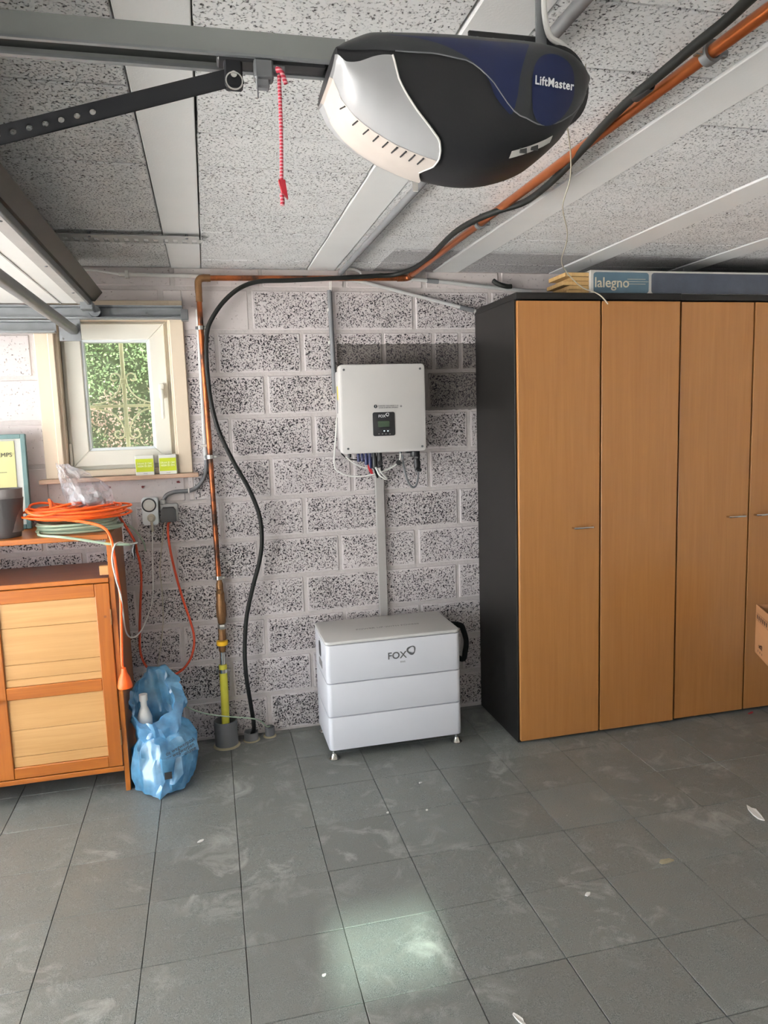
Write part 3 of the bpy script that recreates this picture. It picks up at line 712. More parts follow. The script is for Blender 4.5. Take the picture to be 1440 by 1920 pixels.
def clamp(parent, c, axis, r, w=.018):
    c = Vector(c)
    if axis == 'Z':
        s = lt('pipe_clamp', [(r*.98, -w/2), (r+.004, -w/2), (r+.004, w/2), (r*.98, w/2)], c, 'chrome', parent, 'Z', 18, False)
        bx('clamp_screw', (c.x+r, c.y-.007, c.z-.007), (c.x+r+.016, c.y+.007, c.z+.007), 'chrome', s, .002)
        bx('clamp_screw', (c.x-r-.012, c.y-.007, c.z-.007), (c.x-r, c.y+.007, c.z+.007), 'galv', s, .002)
        tb('clamp_stem', [(c.x, c.y+r, c.z), (c.x, 0, c.z)], .004, 'galv', s, 8)
for z, dx in ((2.012, -.005), (1.415, .0), (.83, .004), (.365, -.002)):
    clamp(gp, (PXx+dx, PYy, z), 'Z', .021 if z < .5 else .0145)
for px, py in ((893, 418), (1315, 98)):
    q = at(px, py, 2, 2.258); c = Vector((1.588, q.y, 2.258))
    s = lt('pipe_clamp', [(.0145, -.011), (.021, -.011), (.021, .011), (.0145, .011)], c, 'galv', gp, 'Y', 18, False)
    tb('clamp_stem', [(c.x, c.y, c.z+.018), (c.x, c.y, H)], .004, 'galv', s, 8)
    bx('clamp_screw', (c.x+.018, c.y-.007, c.z-.007), (c.x+.036, c.y+.007, c.z+.007), 'galv', s, .002)
    bx('clamp_screw', (c.x-.036, c.y-.007, c.z-.007), (c.x-.018, c.y+.007, c.z+.007), 'chrome', s, .002)
# floor stubs
st = thing('floor_sleeve', (.582, -.095, 0), 'wide grey plastic pipe stub around the yellow gas sleeve', 'pipe', 'grey pipe stubs in the floor')
lt('stub', [(.056, -.005), (.056, .128), (.052, .130), (.052, .02), (0, .02)], (.582, -.095, 0), 'grey_pvc', st, 'Z', 28, False)
lt('mortar_ring', [(.066, .0005), (.061, .006), (.054, .008)], (.582, -.097, 0), 'foam', st, 'Z', 20, False)
st = thing('floor_sleeve', (.703, -.07, 0), 'low grey plastic pipe stub where the black cable enters the floor', 'pipe', 'grey pipe stubs in the floor')
lt('stub', [(.035, -.005), (.035, .042), (.032, .044), (.032, .01), (0, .01)], (.703, -.072, 0), 'grey_pvc', st, 'Z', 24, False)
lt('mortar_ring', [(.042, .0005), (.039, .004), (.034, .005)], (.704, -.073, 0), 'foam', st, 'Z', 18, False)
st = thing('floor_sleeve', (.797, -.055, 0), 'smallest grey pipe stub ringed by yellow crumbs near the battery', 'pipe', 'grey pipe stubs in the floor')
lt('stub', [(.024, -.005), (.024, .046), (.021, .048), (.021, .01), (0, .01)], (.797, -.05, 0), 'grey_pvc', st, 'Z', 20, False)
lt('mortar_ring', [(.034, .0005), (.030, .006), (.024, .006)], (.795, -.055, 0), 'foam', st, 'Z', 18, False)
# thick black cable
def C2(px, py): return at(px, py, 2, 2.25)
def C1(px, py, y=-.075): return at(px, py, 1, y)
bcab = thing('mains_cable', (.703, -.07, .02), 'thick black mains cable snaking up the wall and along the copper pipe', 'cable')
tb('jacket', [(.703, -.07, .015), C1(476, 1362), C1(470, 1320), C1(462, 1270), C1(459, 1220), C1(462, 1160), C1(473, 1105), C1(487, 1050), C1(491, 1010), C1(486, 965), C1(466, 915), C1(440, 870), C1(413, 815), C1(398, 765), C1(391, 720), C1(387, 670), C1(388, 625), C1(397, 598), C1(420, 565), C1(450, 540), C1(485, 528), C1(540, 526), C1(620, 522), C1(690, 518), (1.50, -.09, 2.255), (1.565, -.2, 2.262), (1.572, -.45, 2.262), C2(850, 438), C2(893, 412), C2(935, 395), C2(985, 378), C2(1035, 340), C2(1085, 288), C2(1130, 238), C2(1180, 188), C2(1240, 138), C2(1300, 88), C2(1360, 40), C2(1420, -15), C2(1500, -80)], .0105, 'black_cable', bcab, 10, 6)
q = C2(1205, 170); bcab_t = lt('tape_wrap', [(.011, -.03), (.0135, -.025), (.0135, .025), (.011, .03)], q, 'black_pl', bcab, 'Y', 12, False)
# hooks on the ceiling near the wall
hk = thing('wire_loop', (1.30, -.06, 2.27), 'small coil of white wire tucked above the horizontal copper pipe', 'wire')
for k in range(3): tb('strand', [(1.245+.006*k, -.06, 2.255), (1.26, -.065, 2.28-.003*k), (1.30, -.07, 2.286-.003*k), (1.34, -.065, 2.275-.003*k), (1.352-.006*k, -.06, 2.255)], .0028, 'white_cable', hk, 6, 5)
tb('bare_wire', [(1.198, -.03, 2.185), (1.196, -.04, 2.235)], .0022, 'white_cable', hk, 6)
tb('bare_wire', [(1.204, -.03, 2.185), (1.205, -.04, 2.235)], .0022, 'white_cable', hk, 6)
cd = thing('conduit', (1.2, -.02, 1.8), 'dark grey vertical conduit running down into the inverter top', 'conduit')
tb('pipe', [(1.197, -.022, 2.192), (1.203, -.022, 1.70)], .012, 'grey_pvc', cd, 12)
for z in (2.10, 1.945): bx('saddle_clip', (1.183, -.03, z-.008), (1.19, -.01, z+.008), 'white_pvc', cd, .002)
cd = thing('conduit', (1.25, -1.6, 2.26), 'dark grey conduit along the ceiling beside the white beam', 'conduit')
tb('pipe', [(1.248, -.06, 2.268), (1.256, -1.5, 2.268), (1.25, -4.0, 2.268)], .013, 'grey_pvc', cd, 12)
bm = BM(); prism(bm, [(-.008, 0), (.010, .003), (.009, .008), (-.004, .008)], 'Z', 2.235, 2.262)
qq = at(778, 335, 2, 2.27); bmesh.ops.translate(bm, verts=bm.verts, vec=(qq.x, qq.y, 0)); obj('torn_tape', bm, 'white_pvc', cd)
cd = thing('conduit', (1.6, -.02, 2.1), 'light grey conduit sloping down the wall towards the wardrobe top', 'conduit')
tb('pipe', [(1.25, -.022, 2.244), (1.31, -.022, 2.243), (1.36, -.022, 2.235), (1.945, -.022, 2.096)], .0095, 'grey_pvc_lt', cd, 12)
tb('coupler', [(1.86, -.022, 2.116), (1.935, -.022, 2.0985)], .0115, 'grey_pvc', cd, 12)
cd = thing('conduit', (1.9, -.02, 2.2), 'light grey conduit just under the ceiling above the sloping one', 'conduit')
tb('pipe', [(1.45, -.022, 2.268), (1.55, -.022, 2.256), (2.25, -.022, 2.196)], .0095, 'grey_pvc_lt', cd, 12)
tb('coupler', [(1.69, -.022, 2.2435), (1.75, -.022, 2.2385)], .0115, 'grey_pvc', cd, 12)
cd = thing('conduit', (.35, -.02, 2.25), 'white conduit along the wall top above the window', 'conduit')
tb('pipe', [(.235, -.02, 2.255), (.585, -.02, 2.251)], .0095, 'white_pvc', cd, 12)
tb('cable_tail', [(-.3, -.02, 2.285), (.106, -.02, 2.272), (.15, -.02, 2.268), (.24, -.02, 2.255)], .005, 'white_cable', cd, 8, 4)
bx('saddle_clip', (.262, -.034, 2.238), (.278, 0, 2.272), 'white_pvc', cd, .002)
cd = thing('conduit', (.57, -.02, 1.3), 'grey conduit beside the copper pipe bending to the timer socket', 'conduit')
tb('pipe', [(.573, -.02, 2.10), (.566, -.02, 1.40)], .0105, 'grey_pvc_lt', cd, 12)
tb('flexible_hose', [(.566, -.02, 1.41), C1(387, 872, -.022), C1(383, 893, -.022), C1(372, 911, -.022), C1(355, 920, -.022), C1(330, 922, -.022), C1(313, 928, -.022), C1(306, 940, -.022), C1(304, 950, -.025)], .0095, 'grey_pvc', cd, 12, 5)
bx('saddle_clip', (.548, -.032, 1.462), (.586, -.006, 1.474), 'white_pvc', cd, .002)
bx('saddle_clip', (.475, -.034, 1.245), (.482, -.006, 1.272), 'white_pvc', cd, .002)

# ---- sockets
so = thing('power_timer', (.30, -.03, 1.1), 'white plug-in timer with round dial and black ring', 'timer')
rbox('body', .262, 1.108, .336, 1.237, .014, -.068, -.008, 'bead', so, .006)
lt('dial_ring', [(.0265, 0), (.0275, -.003), (.0325, -.003), (.033, .004), (.0265, .004)], (.2965, -.070, 1.203), 'black_pl', so, 'Y', 32, False)
lt('dial', [(0, -.004), (.018, -.004), (.019, -.002), (.026, -.002), (.0268, .003), (0, .003)], (.2965, -.069, 1.203), 'white_pvc', so, 'Y', 32, False)
lt('plug_face', [(0, -.003), (.018, -.003), (.0195, .002), (0, .002)], (.303, -.069, 1.142), 'cream_cable', so, 'Y', 24, False)
sk = thing('wall_socket', (.38, -.02, 1.12), 'grey wall socket with dark square adapter plugged in beside the timer', 'socket')
bx('socket_box', (.343, -.035, 1.115), (.424, -.006, 1.20), 'grey_pvc_lt', sk, .004)
pr('adapter', [(.346, 1.118), (.414, 1.118), (.414, 1.172), (.404, 1.186), (.356, 1.186), (.346, 1.172)], 'Y', -.075, -.03, 'dark_adapter', sk)
bx('conduit_gland', (.344, -.035, 1.20), (.368, -.01, 1.222), 'grey_pvc_lt', sk, .003)

# ================================================================== PINE CABINET
cb = thing('pine_cabinet', (-.3, -.22, 0), 'orange pine cabinet with pale panelled door under the window', 'cabinet')
CF, CB, CXR, CXL = -.426, -.03, .165, -.75
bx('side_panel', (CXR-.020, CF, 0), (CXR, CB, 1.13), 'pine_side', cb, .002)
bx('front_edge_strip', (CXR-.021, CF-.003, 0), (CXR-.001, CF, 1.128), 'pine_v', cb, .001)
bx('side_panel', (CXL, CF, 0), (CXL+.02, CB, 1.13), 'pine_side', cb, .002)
bx('top_shelf', (CXL-.01, CF-.012, 1.108), (CXR-.01, CB, 1.130), 'pine_h', cb, .003)
bx('lower_top', (CXL+.02, CF+.0, .925), (CXR-.022, CB, .945), 'pine_dark', cb, .002)
bx('front_rail', (CXL+.02, CF-.012, .928), (CXR-.022, CF, .947), 'pine_h', cb, .002)
bx('bottom_board', (CXL+.02, CF-.010, .095), (CXR-.020, CB, .116), 'pine_h', cb, .002)
bx('back_board', (CXL+.02, CB-.01, .10), (CXR-.02, CB, .93), 'pine_dark', cb)
bx('pale_block', (CXR-.058, CF+.01, .955), (CXR-.022, CF+.03, .995), 'pine_pale', cb, .002)
def cabdoor(x0, x1):
    d = bx('door', (x0+.05, CF+.004, .17), (x1-.05, CF+.008, .87), 'pine_pale', cb)
    y0, y1 = CF-.012, CF+.010
    bx('stile', (x0, y0, .120), (x0+.058, y1, .924), 'pine_v', d, .003); bx('stile', (x1-.058, y0, .120), (x1, y1, .924), 'pine_v', d, .003)
    for za, zb in ((.120, .168), (.462, .515), (.868, .924)): bx('door_rail', (x0+.058, y0+.001, za), (x1-.058, y1, zb), 'pine_h', d, .003)
    for z0, zs in ((.168, (.045, .115, .134)), (.515, (.032, .062, .155, .104))):
        z = z0
        tot = sum(zs); full = (.462-.168) if z0 < .3 else (.868-.515)
        for h in zs:
            h = h*full/tot; bx('panel_board', (x0+.052, CF-.002, z+.0006), (x1-.052, CF+.006, z+h-.0006), 'pine_pale', d, .0012); z += h
    return d
d = cabdoor(-.346, CXR-.0225)
lt('latch_knob', [(0, -.03), (.008, -.03), (.010, -.024), (.006, -.012), (.006, 0), (0, 0)], (-.322, CF-.012, .462), 'galv_dark', d, 'Y', 12, False)
lt('knot', [(0, -.0006), (.006, -.0006), (.006, 0), (0, 0)], (.118, CF-.012, .782), 'pine_dark', d, 'Y', 10, False)
for z in (.78, .25): bx('hinge', (CXR-.026, CF-.016, z-.035), (CXR-.020, CF-.008, z+.035), 'brass', d, .001)
d2 = cabdoor(-.726, -.349)

# ---- things on the cabinet
def pot(name, c, r0, r1, h, mat, label):
    t = lt(name, [(0, 0), (r0, 0), (r0+(r1-r0)*.5, h*.55), (r1, h), (r1-.006, h), (r0*.9, .02), (0, .02)], c, mat, None, 'Z', 40, False)
    return tag(t, label, 'flower pot', 'plastic pots on the pine cabinet')
pot('flower_pot', (-.262, -.325, 1.1305), .062, .082, .162, 'pot', 'large anthracite round flower pot on the cabinet top at left edge')
pot('flower_pot', (-.245, -.325, 1.153), .055, .064, .178, 'pot2', 'smaller taupe flower pot nested in the anthracite pot')
pf = thing('framed_picture', (-.36, -.06, 1.13), 'teal framed yellow print leaning on the wall left of the window', 'picture')
fx1 = -.205; fx0 = -.62; fz0, fz1 = 1.132, 1.553
tilt = Matrix.Rotation(math.radians(4), 3, 'X'); piv = (0, -.10, fz0)
def fb(name, a, b, m, bev=.002): return bx(name, a, b, m, pf, bev, 1, tilt.inverted(), piv)
for a, b in (((fx0, -.115, fz0), (fx0+.02, -.09, fz1)), ((fx1-.02, -.115, fz0), (fx1, -.09, fz1)), ((fx0+.02, -.115, fz1-.02), (fx1-.02, -.09, fz1)), ((fx0+.02, -.115, fz0), (fx1-.02, -.09, fz0+.02))): fb('frame_bar', a, b, 'frame_teal')
fb('mount_board', (fx0+.015, -.104, fz0+.015), (fx1-.015, -.092, fz1-.015), 'matboard', 0)
fb('print', (fx0+.06, -.107, fz0+.06), (fx1-.048, -.103, fz1-.03), 'paper', 0)
tx = text('lettering', 'PRINTEMPS', .027, 'ink', pf, (fx1-.058, -.1085, 1.462), align='RIGHT')
tx.data.transform(Matrix.Translation(Vector(piv)) @ tilt.inverted().to_4x4() @ Matrix.Translation(-Vector(piv)))
fb('print_line', (fx1-.16, -.1082, 1.385), (fx1-.085, -.1068, 1.387), 'ink', 0)
# green cable coil below, orange coil above
def coil(rnd, c, rx, ry, n, z0, z1, jit, start=0):
    pts = []; cur = (0, 0, 1, z0, 0)
    for q in range(n):
        nxt = (rnd.uniform(-1, 1)*jit*.14, rnd.uniform(-1, 1)*jit*.10, 1+rnd.uniform(-1, .55)*jit, z0+(z1-z0)*((q*2.6/n) % 1), rnd.uniform(-1, 1)*jit*.06)
        for k in range(14):
            t = k/14; m = [a+(b-a)*t for a, b in zip(cur, nxt)]; a = start+2*PI*k/14
            pts.append(Vector((c[0]+m[0]+rx*m[2]*math.cos(a), c[1]+m[1]+ry*m[2]*math.sin(a), max(z0, m[3]+m[4]*math.sin(a+q)))))
        cur = nxt
    return pts
rc = random.Random(11)
gh = thing('green_cable_coil', (.02, -.24, 1.13), 'coiled pale green cable under the orange cord on the cabinet', 'cable')
pts = coil(rc, (.015, -.255), .165, .125, 9, 1.138, 1.182, .10)
tb('loops', pts, .0055, 'green_hose', gh, 8, 3)
ppts = [(-.135, -.30, 1.14), W(75, 1004, -.40), W(115, 1007, -.446), W(160, 1013, -.447), W(205, 1020, -.447), W(232, 1021, -.443), W(246, 1021, -.42)]
tb('loose_end', ppts, .0055, 'green_hose', gh, 8, 5)
tb('connector', [W(196, 1019, -.442), W(210, 1020, -.442)], .007, 'yellow2', gh, 8)
tb('rear_tail', [(.18, -.2, 1.14), (.215, -.10, 1.11), (.255, -.03, 1.03), (.262, -.025, .98)], .004, 'green_hose', gh, 8, 4)
oc = thing('extension_cord', (0, -.25, 1.19), 'long orange extension cord coiled on the cabinet, socket end dangling in front', 'extension cord')
pts = coil(rc, (.005, -.255), .178, .135, 15, 1.192, 1.24, .26)
tb('loops', pts, .0050, 'orange', oc, 8, 3)
pts = []
for k, (cx, cy, rr) in enumerate(((-.098, -.33, .055), (-.065, -.30, .08), (-.078, -.35, .068), (-.06, -.28, .085))):
    for j in range(12):
        a = 2*PI*j/11; pts.append((cx+rr*1.3*math.cos(a), cy+rr*.75*math.sin(a), 1.205+.013*k+.012*math.sin(a*2+k)))
tb('side_loops', pts, .0050, 'orange', oc, 8, 4)
tb('stray_loop', [W(125, 955, -.30), W(108, 952, -.25), W(93, 938, -.25), W(94, 942, -.3), W(101, 965, -.36), W(130, 975, -.38)], .006, 'orange', oc, 8, 4)
DY = CF-.022
tb('hanging_lead', [W(120, 974, -.39), W(165, 980, -.42), W(195, 990, DY), W(208, 1010, DY), W(214, 1040, DY), W(220, 1080, DY), W(226, 1120, DY), W(227, 1160, DY), W(228, 1200, DY), W(229, 1240, DY), W(231, 1252, DY)], .0062, 'orange', oc, 8, 5)
q = W(234, 1287, DY-.005); lt('socket_end', [(0, 0), (.030, 0), (.031, .006), (.024, .04), (.013, .062), (.009, .085), (0, .086)], (q.x+.003, q.y-.012, q.z), 'orange', oc, 'Z', 20, False)
LY = -.05
tb('wall_loop', [(.383, -.055, 1.118), W(315, 985, LY), W(316, 1010, LY), W(322, 1045, LY), W(333, 1090, LY), W(345, 1130, LY), W(357, 1165, LY), W(364, 1195, LY), W(361, 1225, LY), W(350, 1247, LY), W(333, 1262, LY), W(312, 1268, LY), W(290, 1262, LY), W(272, 1246, LY), W(263, 1220, LY), W(262, 1180, LY), W(263, 1140, LY), W(265, 1090, -.06), W(263, 1060, -.08), W(257, 1035, -.12), W(250, 1010, -.18), (.17, -.24, 1.20)], .0058, 'orange_red', oc, 8, 5)
cc = thing('timer_lead', (.3, -.05, 1.0), 'cream flex from the timer plug looping to the cabinet side', 'cable')
lt('plug', [(0, -.032), (.010, -.032), (.013, -.024), (.016, 0), (0, 0)], (.303, -.07, 1.142), 'cream_cable', cc, 'Y', 16, False)
tb('strain_relief', [(.303, -.09, 1.138), (.305, -.088, 1.11), (.306, -.08, 1.08)], .006, 'cream_cable', cc, 8)
tb('flex', [(.306, -.08, 1.085), W(286, 1005, -.07), W(286, 1060, -.06), W(287, 1100, -.06), W(285, 1130, -.07), W(275, 1160, -.10), W(266, 1180, -.14), W(255, 1193, -.20), W(243, 1194, -.28), W(235, 1180, -.36), W(231, 1150, -.43), W(226, 1115, DY-.008), W(217, 1085, DY-.01), W(210, 1050, DY-.01), W(214, 1025, DY-.012), W(223, 1017, -.435), W(232, 1018, -.42)], .0033, 'white_cable', cc, 8, 6)
cc2 = thing('flex_cord', (.33, -.03, .7), 'thin dull grey flex hanging straight down the wall below the timer', 'cable')
tb('flex', [(.36, -.03, 1.12), W(300, 1060, -.028), W(304, 1110, -.028), W(306, 1160, -.028), W(303, 1200, -.028), W(297, 1240, -.028), W(292, 1262, -.028)], .003, 'cream_cable', cc2, 6, 5)
cc3 = thing('green_flex', (.45, -.12, .2), 'thin grey green flex drooping from the blue bag to the floor stubs', 'cable')
tb('flex', [(.30, -.16, .32), W(335, 1315, -.17), W(355, 1328, -.17), W(385, 1338, -.17), W(420, 1343, -.165), W(460, 1346, -.15), W(485, 1350, -.12), W(500, 1362, -.07), (.797, -.05, .05)], .0034, 'green_hose', cc3, 6, 5)
tw = thing('wire_tie', (.2, -.4, 1.06), 'twist of foil and black tape tied around the cables at cabinet corner', 'tie')
tb('foil_twist', [W(232, 1018, -.435), W(240, 1021, -.43), W(248, 1020, -.425), W(258, 1017, -.42)], [.003, .004, .005, .006], 'chrome', tw, 6)
tb('black_tail', [W(252, 1020, -.425), W(250, 1032, -.425), W(252, 1048, -.425)], [.005, .008, .002], 'black_pl', tw, 6)

# ---- clear bag on the coil
def crumple(bm, amp, sc, seed):
    for v in bm.verts:
        nv = mnoise.noise_vector(v.co*sc+Vector((seed, 0, 0))); v.co += nv*amp
cbg = thing('plastic_bag', (.06, -.28, 1.25), 'clear crumpled plastic bag with grey contents on the orange cord', 'bag')
bm = BM()
rings = []
prof = [(0, .085, .060, .06), (.03, .098, .066, .058), (.07, .092, .062, .05), (.11, .078, .048, .03), (.145, .056, .030, .0), (.175, .034, .012, -.03), (.19, .022, .004, -.045)]
for h, rx, ry, cx in prof:
    rings.append([bm.verts.new((.02+cx*.9+rx*math.cos(2*PI*k/30)*(1+.10*math.sin(5*2*PI*k/30+h*30)), -.29+ry*math.sin(2*PI*k/30)*(1+.12*math.sin(7*2*PI*k/30+h*20)), 1.232+h)) for k in range(30)])
for A, B in zip(rings, rings[1:]):
    for k in range(30): bm.faces.new((A[k], A[(k+1) % 30], B[(k+1) % 30], B[k]))
bmesh.ops.subdivide_edges(bm, edges=bm.edges[:], cuts=1)
crumple(bm, .012, 28, 3)
obj('film', bm, 'clearfilm', cbg)
for q0, rr in (((.085, -.30, 1.262), .034), ((.045, -.28, 1.258), .03), ((.115, -.285, 1.252), .022)):
    bm = BM(); bmesh.ops.create_icosphere(bm, subdivisions=3, radius=rr); bmesh.ops.scale(bm, vec=(1.2, .9, .75), verts=bm.verts)
    bmesh.ops.translate(bm, verts=bm.verts, vec=q0); crumple(bm, .012, 40, 1); obj('contents', bm, 'rubbish', cbg, True)

# ---- lime boxes on the sill
for k, (x0, x1, lab, dy) in enumerate(((.247, .330, 'left of the two lime green cartons on the window sill', -.046), (.352, .432, 'right of the two lime green cartons, touching the window casing', -.044))):
    z0 = 1.342; z1 = z0+.092
    t = thing('small_carton', ((x0+x1)/2, -.02, z0), lab, 'carton', 'cartons on the window sill')
    bx('carton', (x0, dy, z0), (x1, dy+.055, z1), 'boxwhite', t, .002)
    bx('print_panel', (x0+.002, dy-.0007, z0+.016), (x1-.002, dy+.001, z0+.076), 'lime', t)
    text('lettering', 'DRAAI JE OM?\nNEEM ER EEN', .0125, 'lime_txt', t, ((x0+x1)/2, dy-.001, z0+.048), bold=.0004, sx=.85)
    bx('print_line', ((x0+x1)/2-.008, dy-.0007, z0+.007), ((x0+x1)/2+.010, dy+.001, z0+.0085), 'logo', t)
    if k: lt('lid_hole', [(0, 0), (.016, 0), (.016, .001), (0, .001)], ((x0+x1)/2+.003, dy+.03, z1-.0003), 'black_pl', t, 'Z', 16, False)

# ================================================================== BLUE BAG
bb = thing('refuse_bag', (.30, -.39, 0), 'translucent blue plastic refuse bag standing open beside the pine cabinet', 'bag')
NS = 72
prof = [  # z, cx, cy, rx, ry, tilt of ring (front lower)
 (.004, .300, -.400, .085, .10, 0), (.012, .302, -.405, .118, .130, 0), (.05, .305, -.40, .130, .138, 0), (.10, .310, -.39, .136, .140, 0), (.15, .316, -.38, .138, .135, 0),
 (.19, .316, -.37, .130, .122, .01), (.225, .308, -.36, .112, .10, .02), (.25, .298, -.355, .098, .085, .03), (.275, .29, -.35, .098, .085, .05),
 (.31, .283, -.345, .095, .085, .08), (.345, .275, -.34, .088, .082, .10), (.375, .272, -.335, .078, .076, .105)]
def ring(z, cx, cy, rx, ry, tl, k):
    a = 2*PI*k/NS
    fold = 1+.05*math.sin(6*a+z*25)+.035*math.sin(13*a-z*40)
    return Vector((cx+rx*fold*math.cos(a), cy+ry*fold*math.sin(a), max(.002, z+tl*math.sin(a))))
bm = BM(); rings = []
for pz in prof: rings.append([bm.verts.new(ring(*pz, k)) for k in range(NS)])
# rolled-out rim hanging down on the outside
for dz, grow in ((.012, .012), (-.012, .03), (-.045, .036), (-.075, .030)):
    z, cx, cy, rx, ry, tl = prof[-1]
    rings.append([bm.verts.new(ring(z+dz*(1 if math.sin(2*PI*k/NS) < .3 else .35), cx+.02*(dz < 0), cy, rx+grow, ry+grow*.8, tl+(-dz*.2), k)) for k in range(NS)])
for A, B in zip(rings, rings[1:]):
    for k in range(NS): bm.faces.new((A[k], A[(k+1) % NS], B[(k+1) % NS], B[k]))
bm.faces.new(rings[0][::-1])
for v in bm.verts:
    if v.co.z > .02:
        nv = mnoise.noise_vector(v.co*14); n2 = mnoise.noise_vector(v.co*38+Vector((5, 1, 2)))
        v.co += nv*.022+n2*.012
        v.co.x = max(v.co.x, .1705)
obj('film', bm, 'bluefilm', bb, True)
# sharp tail of film lying at the front
bm = BM(); q = [(.27, -.50, .09), (.33, -.515, .08), (.365, -.48, .06), (.345, -.53, .03), (.293, -.560, .002), (.285, -.545, .004), (.262, -.535, .01)]
c = bm.verts.new((.305, -.548, .05)); vv = [bm.verts.new(p) for p in q]
for i in range(len(vv)): bm.faces.new((c, vv[i], vv[(i+1) % len(vv)]))
obj('film_tail', bm, 'bluefilm', bb, True)
for k in range(3):
    text('lettering', ['de wegwerpzak', 'sac wegwerpen', 'maximum volume'][k],   .025, 'ink', bb, (.388-.004*k, -.512+.012*k, .205-.028*k), rot=(PI/2-.05, -math.radians(16), math.radians(20)), sx=.85)
bx('print_mark', (.318, -.5515, .085), (.348, -.5485, .115), 'ink', bb, 0, 1, Matrix.Rotation(math.radians(8), 3, 'Z'))
bm = BM(); bmesh.ops.create_icosphere(bm, subdivisions=3, radius=.085); bmesh.ops.scale(bm, vec=(1.05, 1.0, .85), verts=bm.verts)
bmesh.ops.translate(bm, verts=bm.verts, vec=(.31, -.395, .115)); crumple(bm, .03, 14, 2); obj('contents', bm, 'rubbish', bb, True)
tag(lt('spray_bottle', [(0, .15), (.03, .15), (.032, .27), (.022, .30), (.014, .32), (.014, .345), (.018, .346), (.018, .375), (0, .378)], (.235, -.345, 0.02), 'white_cable', None, 'Z', 20, False), 'white bottle neck poking out inside the open blue bag', 'bottle')

# ================================================================== GARAGE DOOR, TRACKS, OPENER
gd = thing('garage_door', (-1.0, -2.37, 2.10), 'white sectional garage door open flat under the ceiling at the left', 'garage door')
DZ0, DZ1, DYa, DYb = 2.103, 2.145, -4.60, -.16
for k in range(4):
    xa = .125-.50*k
    s = bx('door_section', (xa-.498, DYa, DZ0), (xa, DYb, DZ1), 'door_white', gd, .004)
    bx('section_groove', (xa-.125, DYa, DZ0-.0025), (xa-.119, DYb, DZ0+.001), 'door_edge', s)
bx('edge_channel', (.072, DYa, DZ0-.004), (.128, DYb, DZ0+.002), 'door_edge', gd, .001)
bx('edge_lip', (.120, DYa, DZ0-.016), (.132, DYb, DZ0+.01), 'galv_dark', gd, .002)
bm = BM(); prism(bm, [(.126, 2.112), (.142, 2.112), (.176, 2.150), (.168, 2.156), (.126, 2.15)], 'Y', DYa, DYb); obj('rubber_seal', bm, 'rubber_dark', gd)
for y in (-.45, -.95, -1.5): lt('rivet', [(0, -.003), (.005, -.002), (.006, .001)], (.10, y, DZ0-.004), 'galv_dark', gd, 'Z', 10, False)
rl_ = lt('roller', [(.006, -.02), (.024, -.02), (.026, -.012), (.022, 0), (.026, .012), (.024, .02), (.006, .02)], (.135, -.118, 2.075), 'galv', gd, 'Y', 24)
tb('axle', [(.135, -.10, 2.075), (.135, -.24, 2.075)], .006, 'galv', gd, 10)
bx('roller_bracket', (.09, -.23, 2.07), (.14, -.165, 2.103), 'galv', gd, .002)
tr = thing('door_track', (-.9, -.11, 2.04), 'upper galvanised door track crossing in front of the window', 'door track', 'garage door tracks')
bm = BM(); prism(bm, [(-.092, 2.043), (-.135, 2.043), (-.135, 2.050), (-.097, 2.050), (-.097, 2.094), (-.135, 2.094), (-.135, 2.101), (-.092, 2.101)], 'X', XL+.02, .505); obj('channel', bm, 'galv', tr)
bx('end_stop', (.498, -.137, 2.036), (.530, -.09, 2.085), 'galv_dark', tr, .002)
for x in (-.05, .35): lt('bolt', [(0, -.004), (.006, -.003), (.006, .0)], (x, -.097, 2.072), 'galv_dark', tr, 'Y', 8, False)
bx('wall_tie', (.30, -.092, 2.055), (.33, -.022, 2.09), 'galv', tr)
tr = thing('door_track', (-1.1, -.11, 1.98), 'lower galvanised door track ending at a bracket left of the window pane', 'door track', 'garage door tracks')
bm = BM(); prism(bm, [(-.092, 1.985), (-.135, 1.985), (-.135, 1.992), (-.097, 1.992), (-.097, 2.031), (-.135, 2.031), (-.135, 2.038), (-.092, 2.038)], 'X', XL+.02, -.035); obj('channel', bm, 'galv', tr)
bx('end_plate', (-.022, -.112, 1.950), (.068, -.107, 2.045), 'galv', tr, .001)
for x, z in ((-.008, 1.96), (.056, 2.02)): lt('bolt', [(0, -.004), (.005, -.003), (.005, .0)], (x, -.112, z), 'galv_dark', tr, 'Y', 8, False)
tag(bx('track_spreader', (.020, -4.5, 1.978), (.058, -.114, 2.014), 'galv_dark', None, .010, 3), 'grey steel tube spanning between the door tracks below the white door', 'steel tube')
# perforated strip on ceiling
ps = thing('perforated_strip', (.34, -.6, 2.28), 'perforated white steel angle strip fixed under the ceiling at left', 'steel strip')
bm = BM(); x0, x1, ya, yb = .02, .595, -.650, -.540
nsl = 16; sw = (x1-x0)/nsl
box(bm, (x0, ya, 2.274), (x1, ya+.045, 2.277)); box(bm, (x0, yb-.012, 2.274), (x1, yb, 2.277))
for k in range(nsl+1): box(bm, (x0+k*sw-.009, ya+.045, 2.274), (x0+k*sw+.009, yb-.012, 2.277))
obj('strip', bm, 'grey_pvc_lt', ps)
for x in (.55, .2): tb('fixing_bolt', [(x, ya+.02, 2.27), (x, ya+.02, H+.01)], .005, 'galv', ps, 8)

